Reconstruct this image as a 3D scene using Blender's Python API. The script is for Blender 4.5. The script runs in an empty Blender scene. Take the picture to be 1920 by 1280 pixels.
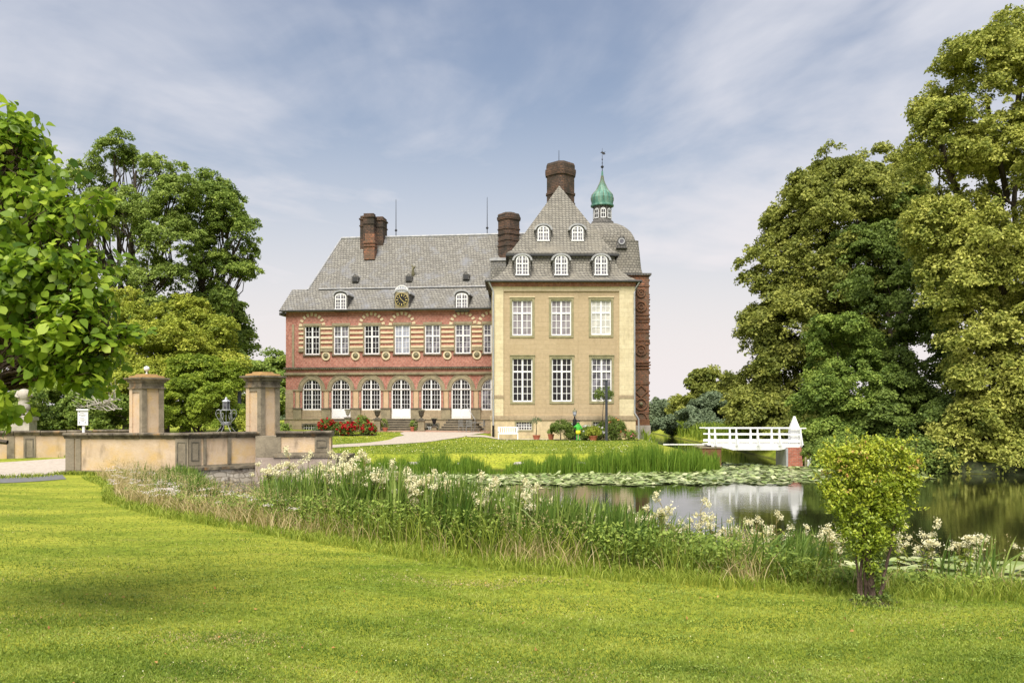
import bpy, math, random
import numpy as np
from mathutils import Vector
PI = math.pi
random.seed(7)
RNG = np.random.default_rng(11)
sc = bpy.context.scene
COL = sc.collection

# ------------------------------------------------------------------ camera
EYE = 2.25            # metres above the castle lawn
HOR = 765.0           # row of the horizon in the 1920 x 1280 photograph
F = 1600.0
cam_d = bpy.data.cameras.new("camera")
cam = bpy.data.objects.new("camera", cam_d); COL.objects.link(cam)
cam.location = (0, 0, EYE); cam.rotation_euler = (math.radians(90), 0, 0)
cam_d.sensor_width = 36; cam_d.lens = 30.0
cam_d.shift_y = (HOR-640)/1920.0
cam_d.clip_start = 0.1; cam_d.clip_end = 9000
sc.camera = cam

# ------------------------------------------------------------------ light
SUN = Vector((-0.07, -0.56, 0.84)).normalized()
SUN_EL = math.asin(SUN.z); SUN_ROT = math.atan2(SUN.x, SUN.y)
w = bpy.data.worlds.new("World"); sc.world = w; w.use_nodes = True
nt = w.node_tree; nt.nodes.clear()
def N(t, **k):
    n = nt.nodes.new(t)
    for a, b in k.items():
        if a.startswith('i_'): n.inputs[int(a[2:])].default_value = b
        else: setattr(n, a, b)
    return n
def Lk(a, ai, b, bi): nt.links.new(a.outputs[ai], b.inputs[bi])
sky = N('ShaderNodeTexSky', sky_type='NISHITA', sun_disc=False, sun_elevation=SUN_EL, sun_rotation=SUN_ROT)
sky.air_density = 1.3; sky.dust_density = 2.2; sky.ozone_density = 2.0
tc = N('ShaderNodeTexCoord'); sep = N('ShaderNodeSeparateXYZ'); Lk(tc, 'Generated', sep, 0)
zc = N('ShaderNodeMath', operation='MAXIMUM', i_1=0.0); Lk(sep, 2, zc, 0)
za = N('ShaderNodeMath', operation='ADD', i_1=0.16); Lk(zc, 0, za, 0)
dx = N('ShaderNodeMath', operation='DIVIDE'); Lk(sep, 0, dx, 0); Lk(za, 0, dx, 1)
dy = N('ShaderNodeMath', operation='DIVIDE'); Lk(sep, 1, dy, 0); Lk(za, 0, dy, 1)
cb = N('ShaderNodeCombineXYZ'); Lk(dx, 0, cb, 0); Lk(dy, 0, cb, 1)
mp = N('ShaderNodeMapping'); mp.inputs['Rotation'].default_value = (0, 0, math.radians(28)); mp.inputs['Scale'].default_value = (0.8, 0.8, 1); mp.inputs['Location'].default_value = (2.1, 0.75, 0)
Lk(cb, 0, mp, 0)
n1 = N('ShaderNodeTexNoise'); n1.inputs['Scale'].default_value = 0.75; n1.inputs['Detail'].default_value = 8; n1.inputs['Roughness'].default_value = 0.55; n1.inputs['Distortion'].default_value = 0.6
Lk(mp, 0, n1, 'Vector')
n2 = N('ShaderNodeTexNoise'); n2.inputs['Scale'].default_value = 3.2; n2.inputs['Detail'].default_value = 6; n2.inputs['Distortion'].default_value = 1.0
Lk(mp, 0, n2, 'Vector')
ad = N('ShaderNodeMath', operation='MULTIPLY_ADD', i_1=0.18); Lk(n2, 0, ad, 0); Lk(n1, 0, ad, 2)
rp = N('ShaderNodeMapRange'); rp.inputs[1].default_value = 0.42; rp.inputs[2].default_value = 0.70; rp.inputs[3].default_value = 0.04; rp.inputs[4].default_value = 0.95; rp.interpolation_type = 'SMOOTHSTEP'
Lk(ad, 0, rp, 0)
hz = N('ShaderNodeMapRange'); hz.inputs[1].default_value = 0.0; hz.inputs[2].default_value = 0.40; hz.inputs[3].default_value = 1.0; hz.inputs[4].default_value = 0.0
hz.interpolation_type = 'SMOOTHSTEP'; Lk(zc, 0, hz, 0)
mx = N('ShaderNodeMath', operation='MAXIMUM'); Lk(rp, 0, mx, 0)
hzs = N('ShaderNodeMath', operation='MULTIPLY', i_1=0.97); Lk(hz, 0, hzs, 0); Lk(hzs, 0, mx, 1)
# cloud colour: whiter and pinker low down, greyer high up
cc = N('ShaderNodeMix', data_type='RGBA'); cc.inputs[6].default_value = (0.41, 0.415, 0.45, 1); cc.inputs[7].default_value = (0.495, 0.462, 0.462, 1)
Lk(hz, 0, cc, 0)
sk = N('ShaderNodeMix', data_type='RGBA', blend_type='MULTIPLY'); sk.inputs[0].default_value = 1; sk.inputs[7].default_value = (0.086, 0.074, 0.070, 1)
Lk(sky, 0, sk, 6)
fin = N('ShaderNodeMix', data_type='RGBA'); Lk(mx, 0, fin, 0); Lk(sk, 2, fin, 6); Lk(cc, 2, fin, 7)
bg = N('ShaderNodeBackground'); bg.inputs[1].default_value = 1.0; Lk(fin, 2, bg, 0)
wo = N('ShaderNodeOutputWorld'); Lk(bg, 0, wo, 0)

sl = bpy.data.lights.new("sun", 'SUN'); sl.energy = 3.3; sl.angle = math.radians(36); sl.color = (1.0, 0.94, 0.84)
so = bpy.data.objects.new("sun", sl); COL.objects.link(so); so.location = (-20, -20, 40)
so.rotation_euler = (-SUN).to_track_quat('-Z', 'Y').to_euler()
sc.view_settings.view_transform = 'Standard'; sc.view_settings.look = 'None'
sc.view_settings.exposure = 0.9; sc.view_settings.gamma = 1
sc.render.engine = 'CYCLES'
sc.cycles.max_bounces = 6; sc.cycles.transparent_max_bounces = 4
sc.cycles.use_denoising = True

# ------------------------------------------------------------------ helpers
def PX(px, d): return (px-960)/F*d
def PZ(py, d): return EYE+(HOR-py)/F*d

def material(name, c1, c2=None, scale=3.0, rough=0.85, bump=0.0, kind='noise', detail=6, c3=None, tint=False, transl=0.0, spec=0.3, lo=0.35, hi=0.65, stretch=(1, 1, 1), metal=0.0, bscale=None):
    m = bpy.data.materials.new(name); m.use_nodes = True
    t = m.node_tree; t.nodes.clear()
    out = t.nodes.new('ShaderNodeOutputMaterial'); b = t.nodes.new('ShaderNodeBsdfPrincipled')
    b.inputs['Roughness'].default_value = rough; b.inputs['Specular IOR Level'].default_value = spec; b.inputs['Metallic'].default_value = metal
    c2 = c2 or c1
    tcn = t.nodes.new('ShaderNodeTexCoord'); mpn = t.nodes.new('ShaderNodeMapping'); mpn.inputs['Scale'].default_value = stretch
    t.links.new(tcn.outputs['Object'], mpn.inputs[0])
    if tint:
        at = t.nodes.new('ShaderNodeAttribute'); at.attribute_name = 'tint'; src = at.outputs['Fac']
        r = t.nodes.new('ShaderNodeValToRGB'); r.color_ramp.elements[0].color = (*c1, 1); r.color_ramp.elements[1].color = (*c2, 1)
        if c3:
            e = r.color_ramp.elements.new(0.5); e.color = (*c3, 1)
        t.links.new(src, r.inputs[0]); col = r.outputs[0]
    else:
        no = t.nodes.new('ShaderNodeTexNoise'); no.inputs['Scale'].default_value = scale; no.inputs['Detail'].default_value = detail; no.inputs['Roughness'].default_value = 0.62
        t.links.new(mpn.outputs[0], no.inputs['Vector'])
        r = t.nodes.new('ShaderNodeValToRGB'); r.color_ramp.elements[0].color = (*c1, 1); r.color_ramp.elements[1].color = (*c2, 1)
        r.color_ramp.elements[0].position = lo; r.color_ramp.elements[1].position = hi
        if c3:
            e = r.color_ramp.elements.new((lo+hi)/2); e.color = (*c3, 1)
        t.links.new(no.outputs[0], r.inputs[0]); col = r.outputs[0]
        if bump:
            no2 = t.nodes.new('ShaderNodeTexNoise'); no2.inputs['Scale'].default_value = bscale or scale*4; no2.inputs['Detail'].default_value = 5
            t.links.new(mpn.outputs[0], no2.inputs['Vector'])
            bp = t.nodes.new('ShaderNodeBump'); bp.inputs['Strength'].default_value = bump; bp.inputs['Distance'].default_value = 0.05
            t.links.new(no2.outputs[0], bp.inputs['Height']); t.links.new(bp.outputs[0], b.inputs['Normal'])
    t.links.new(col, b.inputs['Base Color'])
    if transl > 0:
        tr = t.nodes.new('ShaderNodeBsdfTranslucent'); t.links.new(col, tr.inputs[0])
        ms = t.nodes.new('ShaderNodeMixShader'); ms.inputs[0].default_value = transl
        t.links.new(b.outputs[0], ms.inputs[1]); t.links.new(tr.outputs[0], ms.inputs[2]); t.links.new(ms.outputs[0], out.inputs[0])
    else:
        t.links.new(b.outputs[0], out.inputs[0])
    m['col'] = 1
    return m

def brick_material(name, c1, c2, mortar, bw, bh, mort=0.012, rough=0.9, offset=0.5, bump=0.3, mott=(0.72,1.25), streak=None, zmul=1.0, stain=None, stain_scale=0.5, stain_lo=0.5, stain_hi=0.7, bias=0.0, wav=0.0):
    """masonry, slates or coursed stone on upright or pitched faces"""
    m = bpy.data.materials.new(name); m.use_nodes = True
    t = m.node_tree; b = t.nodes['Principled BSDF']; b.inputs['Roughness'].default_value = rough; b.inputs['Specular IOR Level'].default_value = 0.3
    tcn = t.nodes.new('ShaderNodeTexCoord'); s = t.nodes.new('ShaderNodeSeparateXYZ'); t.links.new(tcn.outputs['Object'], s.inputs[0])
    a = t.nodes.new('ShaderNodeMath'); a.operation = 'ADD'; t.links.new(s.outputs[0], a.inputs[0]); t.links.new(s.outputs[1], a.inputs[1])
    z = t.nodes.new('ShaderNodeMath'); z.operation = 'MULTIPLY'; z.inputs[1].default_value = zmul; t.links.new(s.outputs[2], z.inputs[0])
    c = t.nodes.new('ShaderNodeCombineXYZ'); t.links.new(a.outputs[0], c.inputs[0]); t.links.new(z.outputs[0], c.inputs[1])
    vec = c.outputs[0]
    if wav:
        wn = t.nodes.new('ShaderNodeTexNoise'); wn.inputs['Scale'].default_value = 1.5; t.links.new(c.outputs[0], wn.inputs['Vector'])
        vm = t.nodes.new('ShaderNodeVectorMath'); vm.operation = 'MULTIPLY_ADD'; vm.inputs[1].default_value = (wav, wav, wav)
        t.links.new(wn.outputs['Color'], vm.inputs[0]); t.links.new(c.outputs[0], vm.inputs[2]); vec = vm.outputs[0]
    br = t.nodes.new('ShaderNodeTexBrick'); br.offset = offset
    br.inputs['Color1'].default_value = (*c1, 1); br.inputs['Color2'].default_value = (*c2, 1); br.inputs['Mortar'].default_value = (*mortar, 1)
    br.inputs['Scale'].default_value = 1.0; br.inputs['Brick Width'].default_value = bw; br.inputs['Row Height'].default_value = bh
    br.inputs['Mortar Size'].default_value = mort; br.inputs['Mortar Smooth'].default_value = 0.15; br.inputs['Bias'].default_value = bias
    t.links.new(vec, br.inputs['Vector'])
    no = t.nodes.new('ShaderNodeTexNoise'); no.inputs['Scale'].default_value = 5.0; no.inputs['Detail'].default_value = 8; t.links.new(tcn.outputs['Object'], no.inputs['Vector'])
    mr = t.nodes.new('ShaderNodeMapRange'); mr.inputs[1].default_value = 0.3; mr.inputs[2].default_value = 0.7; mr.inputs[3].default_value = mott[0]; mr.inputs[4].default_value = mott[1]
    t.links.new(no.outputs[0], mr.inputs[0])
    mu = t.nodes.new('ShaderNodeMix'); mu.data_type = 'RGBA'; mu.blend_type = 'MULTIPLY'; mu.inputs[0].default_value = 1
    t.links.new(br.outputs[0], mu.inputs[6]); t.links.new(mr.outputs[0], mu.inputs[7]); col = mu.outputs[2]
    if stain:
        n2 = t.nodes.new('ShaderNodeTexNoise'); n2.inputs['Scale'].default_value = stain_scale; n2.inputs['Detail'].default_value = 7; n2.inputs['Roughness'].default_value = 0.65
        t.links.new(tcn.outputs['Object'], n2.inputs['Vector'])
        m2 = t.nodes.new('ShaderNodeMapRange'); m2.inputs[1].default_value = stain_lo; m2.inputs[2].default_value = stain_hi; t.links.new(n2.outputs[0], m2.inputs[0])
        mm = t.nodes.new('ShaderNodeMix'); mm.data_type = 'RGBA'; mm.inputs[7].default_value = (*stain, 1)
        t.links.new(m2.outputs[0], mm.inputs[0]); t.links.new(col, mm.inputs[6]); col = mm.outputs[2]
    if streak:
        for (st_, lo_, hi_, sc_) in (((1, 1, .12), .53, .80, 2.6), ((1, 1, .5), .60, .85, 6.0)):
            mpn = t.nodes.new('ShaderNodeMapping'); mpn.inputs['Scale'].default_value = st_; t.links.new(tcn.outputs['Object'], mpn.inputs[0])
            n3 = t.nodes.new('ShaderNodeTexNoise'); n3.inputs['Scale'].default_value = sc_; n3.inputs['Detail'].default_value = 8; n3.inputs['Roughness'].default_value = .7; t.links.new(mpn.outputs[0], n3.inputs['Vector'])
            m3 = t.nodes.new('ShaderNodeMapRange'); m3.inputs[1].default_value = lo_; m3.inputs[2].default_value = hi_; m3.inputs[4].default_value = .6; t.links.new(n3.outputs[0], m3.inputs[0])
            mm = t.nodes.new('ShaderNodeMix'); mm.data_type = 'RGBA'; mm.inputs[7].default_value = (*streak, 1)
            t.links.new(m3.outputs[0], mm.inputs[0]); t.links.new(col, mm.inputs[6]); col = mm.outputs[2]
    t.links.new(col, b.inputs['Base Color'])
    if bump:
        bp = t.nodes.new('ShaderNodeBump'); bp.inputs['Strength'].default_value = bump; bp.inputs['Distance'].default_value = 0.03; bp.invert = True
        t.links.new(br.outputs['Fac'], bp.inputs['Height']); t.links.new(bp.outputs[0], b.inputs['Normal'])
    return m

class MB:
    def __init__(s): s.v = []; s.f = []
    def add(s, vs, fs):
        o = len(s.v); s.v += [tuple(p) for p in vs]; s.f += [tuple(i+o for i in f) for f in fs]; return s
    def box(s, x0, x1, y0, y1, z0, z1):
        return s.add([(x0,y0,z0),(x1,y0,z0),(x1,y1,z0),(x0,y1,z0),(x0,y0,z1),(x1,y0,z1),(x1,y1,z1),(x0,y1,z1)],
                     [(0,3,2,1),(4,5,6,7),(0,1,5,4),(1,2,6,5),(2,3,7,6),(3,0,4,7)])
    def cbox(s, cx, cy, z0, wx, wy, h, rot=0):
        c, sn = math.cos(rot), math.sin(rot); P = []
        for z in (z0, z0+h):
            for a, b in ((-1,-1),(1,-1),(1,1),(-1,1)):
                x, y = a*wx/2, b*wy/2; P.append((cx+x*c-y*sn, cy+x*sn+y*c, z))
        return s.add(P, [(0,3,2,1),(4,5,6,7),(0,1,5,4),(1,2,6,5),(2,3,7,6),(3,0,4,7)])
    def loft(s, rings, cap=True, closed=True):
        n = len(rings[0]); o = [p for r in rings for p in r]; F_ = []
        for k in range(len(rings)-1):
            for i in range(n if closed else n-1):
                j = (i+1) % n; F_.append((k*n+i, k*n+j, (k+1)*n+j, (k+1)*n+i))
        if cap: F_.append(tuple(range(n-1, -1, -1))); F_.append(tuple((len(rings)-1)*n+i for i in range(n)))
        return s.add(o, F_)
    def lathe(s, prof, n=16, cx=0, cy=0, cap=True, ph=0):
        return s.loft([[(cx+r*math.cos(2*PI*i/n+ph), cy+r*math.sin(2*PI*i/n+ph), z) for i in range(n)] for r, z in prof], cap)
    def tube(s, pts, rad, n=8, cap=True):
        pts = [Vector(p) for p in pts]; rings = []
        if not hasattr(rad, '__len__'): rad = [rad]*len(pts)
        for k, p in enumerate(pts):
            t = (pts[min(k+1, len(pts)-1)]-pts[max(k-1, 0)]).normalized()
            a = t.cross(Vector((0, 0, 1)) if abs(t.z) < .9 else Vector((1, 0, 0))).normalized(); b = a.cross(t)
            rings.append([tuple(p+(a*math.cos(2*PI*i/n)+b*math.sin(2*PI*i/n))*rad[k]) for i in range(n)])
        return s.loft(rings, cap)
    def extr(s, outl, y0, y1):
        """outline of (x,z) points extruded along y"""
        n = len(outl)
        return s.add([(x, y0, z) for x, z in outl]+[(x, y1, z) for x, z in outl],
                     [tuple(range(n)), tuple(range(2*n-1, n-1, -1))]+[(i, (i+1) % n + 0 if False else i+n, (i+1) % n+n, (i+1) % n) for i in range(n)])
    def extrz(s, outl, z0, z1):
        n = len(outl)
        return s.add([(x, y, z0) for x, y in outl]+[(x, y, z1) for x, y in outl],
                     [tuple(range(n-1, -1, -1)), tuple(range(n, 2*n))]+[(i, (i+1) % n, (i+1) % n+n, i+n) for i in range(n)])
    def band(s, inner, outer, y0, y1):
        """strip between two equal-length (x,z) polylines, extruded y0..y1"""
        n = len(inner)
        for i in range(n-1):
            a, b, c, d = inner[i], inner[i+1], outer[i+1], outer[i]
            s.add([(a[0],y0,a[1]),(b[0],y0,b[1]),(c[0],y0,c[1]),(d[0],y0,d[1]),(a[0],y1,a[1]),(b[0],y1,b[1]),(c[0],y1,c[1]),(d[0],y1,d[1])],
                  [(0,1,2,3),(7,6,5,4),(0,4,5,1),(3,2,6,7)]+([(0,3,7,4)] if i == 0 else [])+([(1,5,6,2)] if i == n-2 else []))
        return s
    def build(s, name, mat, parent=None, smooth=False, loc=None, rotz=0):
        me = bpy.data.meshes.new(name); me.from_pydata(s.v, [], s.f); me.materials.append(mat)
        if smooth:
            for p in me.polygons: p.use_smooth = True
        o = bpy.data.objects.new(name, me); COL.objects.link(o)
        if parent: o.parent = parent
        if loc: o.location = loc
        o.rotation_euler[2] = rotz
        import bmesh
        bm = bmesh.new(); bm.from_mesh(me); bmesh.ops.recalc_face_normals(bm, faces=bm.faces); bm.to_mesh(me); bm.free()
        return o

def empty(name, loc, rotz=0, label=None, cat=None, group=None):
    o = bpy.data.objects.new(name, None); COL.objects.link(o); o.location = loc; o.rotation_euler[2] = rotz; o.empty_display_size = 0.3
    if label: tag(o, label, cat, group)
    return o
def tag(o, label=None, cat=None, group=None, kind=None):
    if label: o['label'] = label
    if cat: o['category'] = cat
    if group: o['group'] = group
    if kind: o['kind'] = kind
    return o
def copy_tree(o, parent=None, label=None, loc=None, rotz=None, scale=None):
    c = o.copy(); COL.objects.link(c); c.parent = parent
    if label: c['label'] = label
    if loc is not None: c.location = loc
    if rotz is not None: c.rotation_euler[2] = rotz
    if scale is not None: c.scale = scale
    for ch in list(o.children): copy_tree(ch, c)
    return c
def quads_np(name, V, mat, nv=4, parent=None, tint=None, smooth=False, loc=None):
    """V: (n, nv, 3) separate polygons"""
    n = len(V); me = bpy.data.meshes.new(name)
    me.vertices.add(n*nv); me.vertices.foreach_set('co', np.ascontiguousarray(V, dtype=np.float32).ravel())
    me.loops.add(n*nv); me.loops.foreach_set('vertex_index', np.arange(n*nv, dtype=np.int32))
    me.polygons.add(n); me.polygons.foreach_set('loop_start', np.arange(0, n*nv, nv, dtype=np.int32))
    if smooth: me.polygons.foreach_set('use_smooth', np.ones(n, dtype=bool))
    me.update(calc_edges=True)
    if tint is not None:
        at = me.attributes.new('tint', 'FLOAT', 'FACE'); at.data.foreach_set('value', np.asarray(tint, dtype=np.float32))
    me.materials.append(mat)
    o = bpy.data.objects.new(name, me); COL.objects.link(o)
    if parent: o.parent = parent
    if loc is not None: o.location = loc
    return o
def strips_np(name, L, R, mat, parent=None, tint=None, loc=None):
    """L, R: (n, k, 3) edges of blades; joined quads"""
    n, k, _ = L.shape; V = np.stack([L, R], axis=2).reshape(n*k*2, 3)
    base = (np.arange(n)*k*2)[:, None, None]; seg = (np.arange(k-1)*2)[None, :, None]
    idx = (base+seg+np.array([0, 1, 3, 2])[None, None, :]).reshape(-1)
    me = bpy.data.meshes.new(name); me.vertices.add(len(V)); me.vertices.foreach_set('co', V.astype(np.float32).ravel())
    me.loops.add(len(idx)); me.loops.foreach_set('vertex_index', idx.astype(np.int32))
    nf = n*(k-1); me.polygons.add(nf); me.polygons.foreach_set('loop_start', np.arange(0, nf*4, 4, dtype=np.int32))
    me.polygons.foreach_set('use_smooth', np.ones(nf, dtype=bool))
    me.update(calc_edges=True)
    if tint is not None:
        at = me.attributes.new('tint', 'FLOAT', 'FACE'); at.data.foreach_set('value', np.repeat(np.asarray(tint, dtype=np.float32), k-1))
    me.materials.append(mat)
    o = bpy.data.objects.new(name, me); COL.objects.link(o)
    if parent: o.parent = parent
    if loc is not None: o.location = loc
    return o
def norm(a): return a/np.maximum(np.linalg.norm(a, axis=-1, keepdims=True), 1e-9)

# ------------------------------------------------------------------ terrain
ZN = -0.35           # near lawn
ZW = -0.75           # moat water level
LAWN = [(-16,32),(-13.3,27.9),(-11.3,23.8),(-8.4,20.3),(-5.4,18.1),(-3.3,16.3),(-1.5,14.7),(0.34,13.55),(1.9,12.8),(3.4,12.2),(4.7,11.8),(6.7,11.3),(12,9.8),(20,7.2),(32,3)]
WATE = [(-12.7,33.3),(-11.6,30.4),(-9.6,27.0),(-6.4,23.6),(-3.6,21.0),(-1.3,19.0),(0.3,17.4),(1.9,16.3),(3.3,15.4),(4.8,14.7),(6.0,14.3),(7.9,13.7),(13.2,12.0),(21,9.4),(33,5.4)]
MOAT = WATE[::-1]+[(-12.8,34.4),(-10.5,36.5),(-7.3,36.6),(-7.0,38),(-6.5,40.8),(-2,41.2),(3,41.0),(6,41.3),(8.8,41.0),(9.9,42.2),(10.3,48),(10.6,70),(12,110),(17,110),(16,60),(15.1,46),(14.9,43.4),(16.2,42.2),(18.5,40.6),(23,38),(35,34.5),(62,30),(62,0)]
MOAT = np.array(MOAT, float)
def poly_sd(P, poly):
    """signed distance, negative inside"""
    a = poly; b = np.roll(poly, -1, 0); d = np.full(len(P), 1e9); ins = np.zeros(len(P), bool)
    for i in range(len(a)):
        e = b[i]-a[i]; w_ = P-a[i]; t = np.clip((w_@e)/(e@e), 0, 1)
        d = np.minimum(d, np.linalg.norm(w_-t[:, None]*e, axis=1))
        c1 = (a[i][1] > P[:, 1]) != (b[i][1] > P[:, 1])
        xi = (b[i][0]-a[i][0])*(P[:, 1]-a[i][1])/(b[i][1]-a[i][1]+1e-12)+a[i][0]
        ins ^= c1 & (P[:, 0] < xi)
    return np.where(ins, -d, d)
def sstep(x, a, b):
    t = np.clip((x-a)/(b-a), 0, 1); return t*t*(3-2*t)
def ground(P):
    P = np.atleast_2d(np.asarray(P, float)); x, y = P[:, 0], P[:, 1]
    s = poly_sd(P, MOAT)
    far = sstep(y, 34.2, 38.5)
    top = ZN*(1-far)
    slope = 0.17*(1-far)+0.75*far
    z = np.where(s > 0, np.minimum(ZW+s*slope, top), np.maximum(ZW+s*0.45, -1.9))
    near_castle = 0.47*sstep(y, 54, 67.5)*(1-sstep(x, -2.2, -0.6))*sstep(x, -40, -26)
    z = z+np.where(s > 0, near_castle, 0)
    und = 0.035*np.sin(x*0.55+1.1)*np.sin(y*0.43)+0.02*np.sin(x*1.3+y*.9)
    z = z+np.where(s > 1.5, und*(1-far), 0)
    return z
def gz(x, y): return float(ground([(x, y)])[0])
# ------------------------------------------------------------------ materials
M = {}
M['white'] = material('white_paint', (0.74,0.75,0.76), (0.80,0.80,0.80), 2.0, rough=0.45, spec=0.5)
M['white_worn'] = material('worn_white_paint', (0.55,0.56,0.55), (0.78,0.78,0.77), 3.0, rough=0.6, lo=.25, hi=.5)
M['brick'] = brick_material('red_brick', (0.36,0.14,0.105), (0.44,0.19,0.145), (0.43,0.31,0.25), 0.26, 0.16, 0.012, stain=(0.27,0.09,0.06), stain_scale=0.9, stain_lo=.52, stain_hi=.8, streak=(0.23,0.10,0.075))
M['old_brick'] = brick_material('weathered_brick', (0.34,0.14,0.075), (0.21,0.105,0.065), (0.12,0.09,0.07), 0.3, 0.15, 0.022, stain=(0.13,0.095,0.065), stain_scale=1.3, stain_lo=.42, stain_hi=.62, bump=0.6)
M['chim_brick'] = brick_material('chimney_brick', (0.17,0.095,0.06), (0.095,0.065,0.05), (0.045,0.04,0.036), 0.28, 0.14, 0.02, stain=(0.045,0.038,0.03), stain_scale=1.0, stain_lo=.42, stain_hi=.62, bump=0.6)
M['relief'] = material('brick_relief', (0.09,0.06,0.045), (0.24,0.115,0.06), 5, bump=.5)
M['cream'] = material('cream_stone', (0.56,0.47,0.30), (0.66,0.57,0.39), 3.0, bump=0.15)
M['stone'] = material('grey_green_stone', (0.20,0.175,0.115), (0.33,0.28,0.18), 2.2, bump=0.3)
M['dark_stone'] = material('dark_weathered_stone', (0.06,0.055,0.045), (0.17,0.15,0.11), 3, bump=0.4)
M['plinth'] = brick_material('sandstone_plinth', (0.36,0.285,0.185), (0.43,0.345,0.23), (0.25,0.2,0.13), 1.1, 0.38, 0.012, stain=(0.28,0.225,0.15), stain_scale=.9, stain_lo=.5, stain_hi=.8, bump=.2, mott=(.85,1.1), streak=(0.18,0.145,0.10))
M['peach'] = material('peach_render', (0.50,0.35,0.21), (0.58,0.43,0.28), 1.5)
M['stucco'] = brick_material('ochre_render', (0.43,0.335,0.21), (0.465,0.365,0.235), (0.365,0.285,0.18), 1.6, 0.33, 0.014, stain=(0.40,0.315,0.19), stain_scale=0.4, stain_lo=.5, stain_hi=.9, bump=0.12, wav=0.15, mott=(.90,1.08), streak=(0.27,0.20,0.115))
M['stucco_light'] = brick_material('pale_render', (0.60,0.52,0.34), (0.65,0.57,0.38), (0.52,0.45,0.29), 1.2, 0.33, 0.012, stain=(0.50,0.41,0.25), stain_scale=0.9, stain_lo=.58, stain_hi=.85, bump=0.1, wav=.1, mott=(.88,1.08), streak=(0.30,0.24,0.15))
M['base_render'] = brick_material('plinth_render', (0.56,0.46,0.28), (0.62,0.51,0.32), (0.5,0.41,0.25), 1.4, 0.35, 0.012, stain=(0.33,0.27,0.17), stain_scale=1.2, stain_lo=.5, stain_hi=.8, bump=0.1, wav=.1, mott=(.88,1.08), streak=(0.30,0.24,0.15))
M['surround'] = material('green_grey_stone', (0.235,0.22,0.125), (0.33,0.30,0.18), 2.5, bump=0.2)
M['slate'] = brick_material('grey_slates', (0.19,0.18,0.158), (0.27,0.258,0.225), (0.085,0.082,0.077), 0.26, 0.2, 0.024, bump=0.6, zmul=1.0, mott=(.86,1.12), stain=(0.205,0.21,0.225), stain_scale=0.8, stain_lo=.52, stain_hi=.72, wav=.25)
M['slate_warm'] = brick_material('warm_slates', (0.195,0.183,0.155), (0.27,0.254,0.215), (0.085,0.08,0.073), 0.26, 0.2, 0.026, bump=0.6, mott=(.88,1.1), stain=(0.24,0.22,0.18), stain_scale=0.6, stain_lo=.5, stain_hi=.75, wav=.12)
M['slate_dark'] = brick_material('dormer_slates', (0.12,0.115,0.11), (0.19,0.18,0.165), (0.05,0.05,0.05), 0.2, 0.2, 0.02, bump=0.5)
M['lead'] = material('lead_flashing', (0.26,0.27,0.29), (0.42,0.42,0.42), 3, rough=0.5)
M['gutter'] = material('dark_gutter', (0.035,0.037,0.04), (0.06,0.06,0.06), 3, rough=0.5)
M['zinc'] = material('zinc_pipe', (0.33,0.34,0.36), (0.45,0.46,0.48), 3, rough=0.45, metal=0.3)
M['copper'] = material('verdigris_copper', (0.05,0.15,0.115), (0.19,0.33,0.26), 2.2, rough=0.55, c3=(0.095,0.225,0.175), stretch=(1.5,1.5,.5), bump=.2)
M['iron'] = material('black_iron', (0.015,0.016,0.02), (0.03,0.03,0.035), 5, rough=0.5)
M['navy'] = material('dark_blue_grey_metal', (0.035,0.04,0.055), (0.055,0.06,0.075), 5, rough=0.45)
M['silver_iron'] = material('galvanised_iron', (0.22,0.23,0.23), (0.4,0.41,0.41), 8, rough=0.5, metal=0.4)
M['bronze'] = material('green_bronze', (0.10,0.095,0.06), (0.24,0.22,0.13), 12, rough=0.6)
M['gold'] = material('gilded_paint', (0.62,0.5,0.16), (0.7,0.58,0.22), 4, rough=0.4)
M['black'] = material('black_paint', (0.012,0.012,0.014), (0.02,0.02,0.02), 4, rough=0.5)
def glass(name, c1, c2, rough=0.08, sc_=0.7):
    return material(name, c1, c2, sc_, rough=rough, spec=0.35, detail=3, lo=.4, hi=.6)
M['glass'] = glass('dark_window_glass', (0.010,0.009,0.010), (0.03,0.028,0.03))
M['glass_mid'] = glass('painted_reflection_glass', (0.06,0.058,0.066), (0.24,0.23,0.27), sc_=1.5)  # reflections painted into the pane colour as pale mottling
M['glass_lilac'] = glass('curtained_window_glass', (0.20,0.18,0.20), (0.31,0.285,0.31), sc_=1.2)
M['glass_white'] = glass('white_blind_behind_glass', (0.46,0.455,0.42), (0.60,0.585,0.54), sc_=2)
M['glass_pale'] = glass('pale_curtained_glass', (0.24,0.25,0.30), (0.40,0.42,0.50), sc_=1.2)
M['bark'] = material('bark', (0.035,0.028,0.02), (0.10,0.08,0.06), 6, bump=.5, stretch=(1,1,.3))
M['bark_red'] = material('reddish_bark', (0.045,0.03,0.022), (0.14,0.095,0.07), 14, bump=.6, stretch=(1,1,.35))
M['terracotta'] = material('terracotta', (0.34,0.10,0.06), (0.44,0.16,0.10), 6)
M['wood_red'] = material('red_brown_panel', (0.12,0.055,0.03), (0.19,0.095,0.045), 4, bump=.3)
M['soil'] = material('dark_soil', (0.035,0.027,0.018), (0.07,0.055,0.04), 5, bump=.5)
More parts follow.
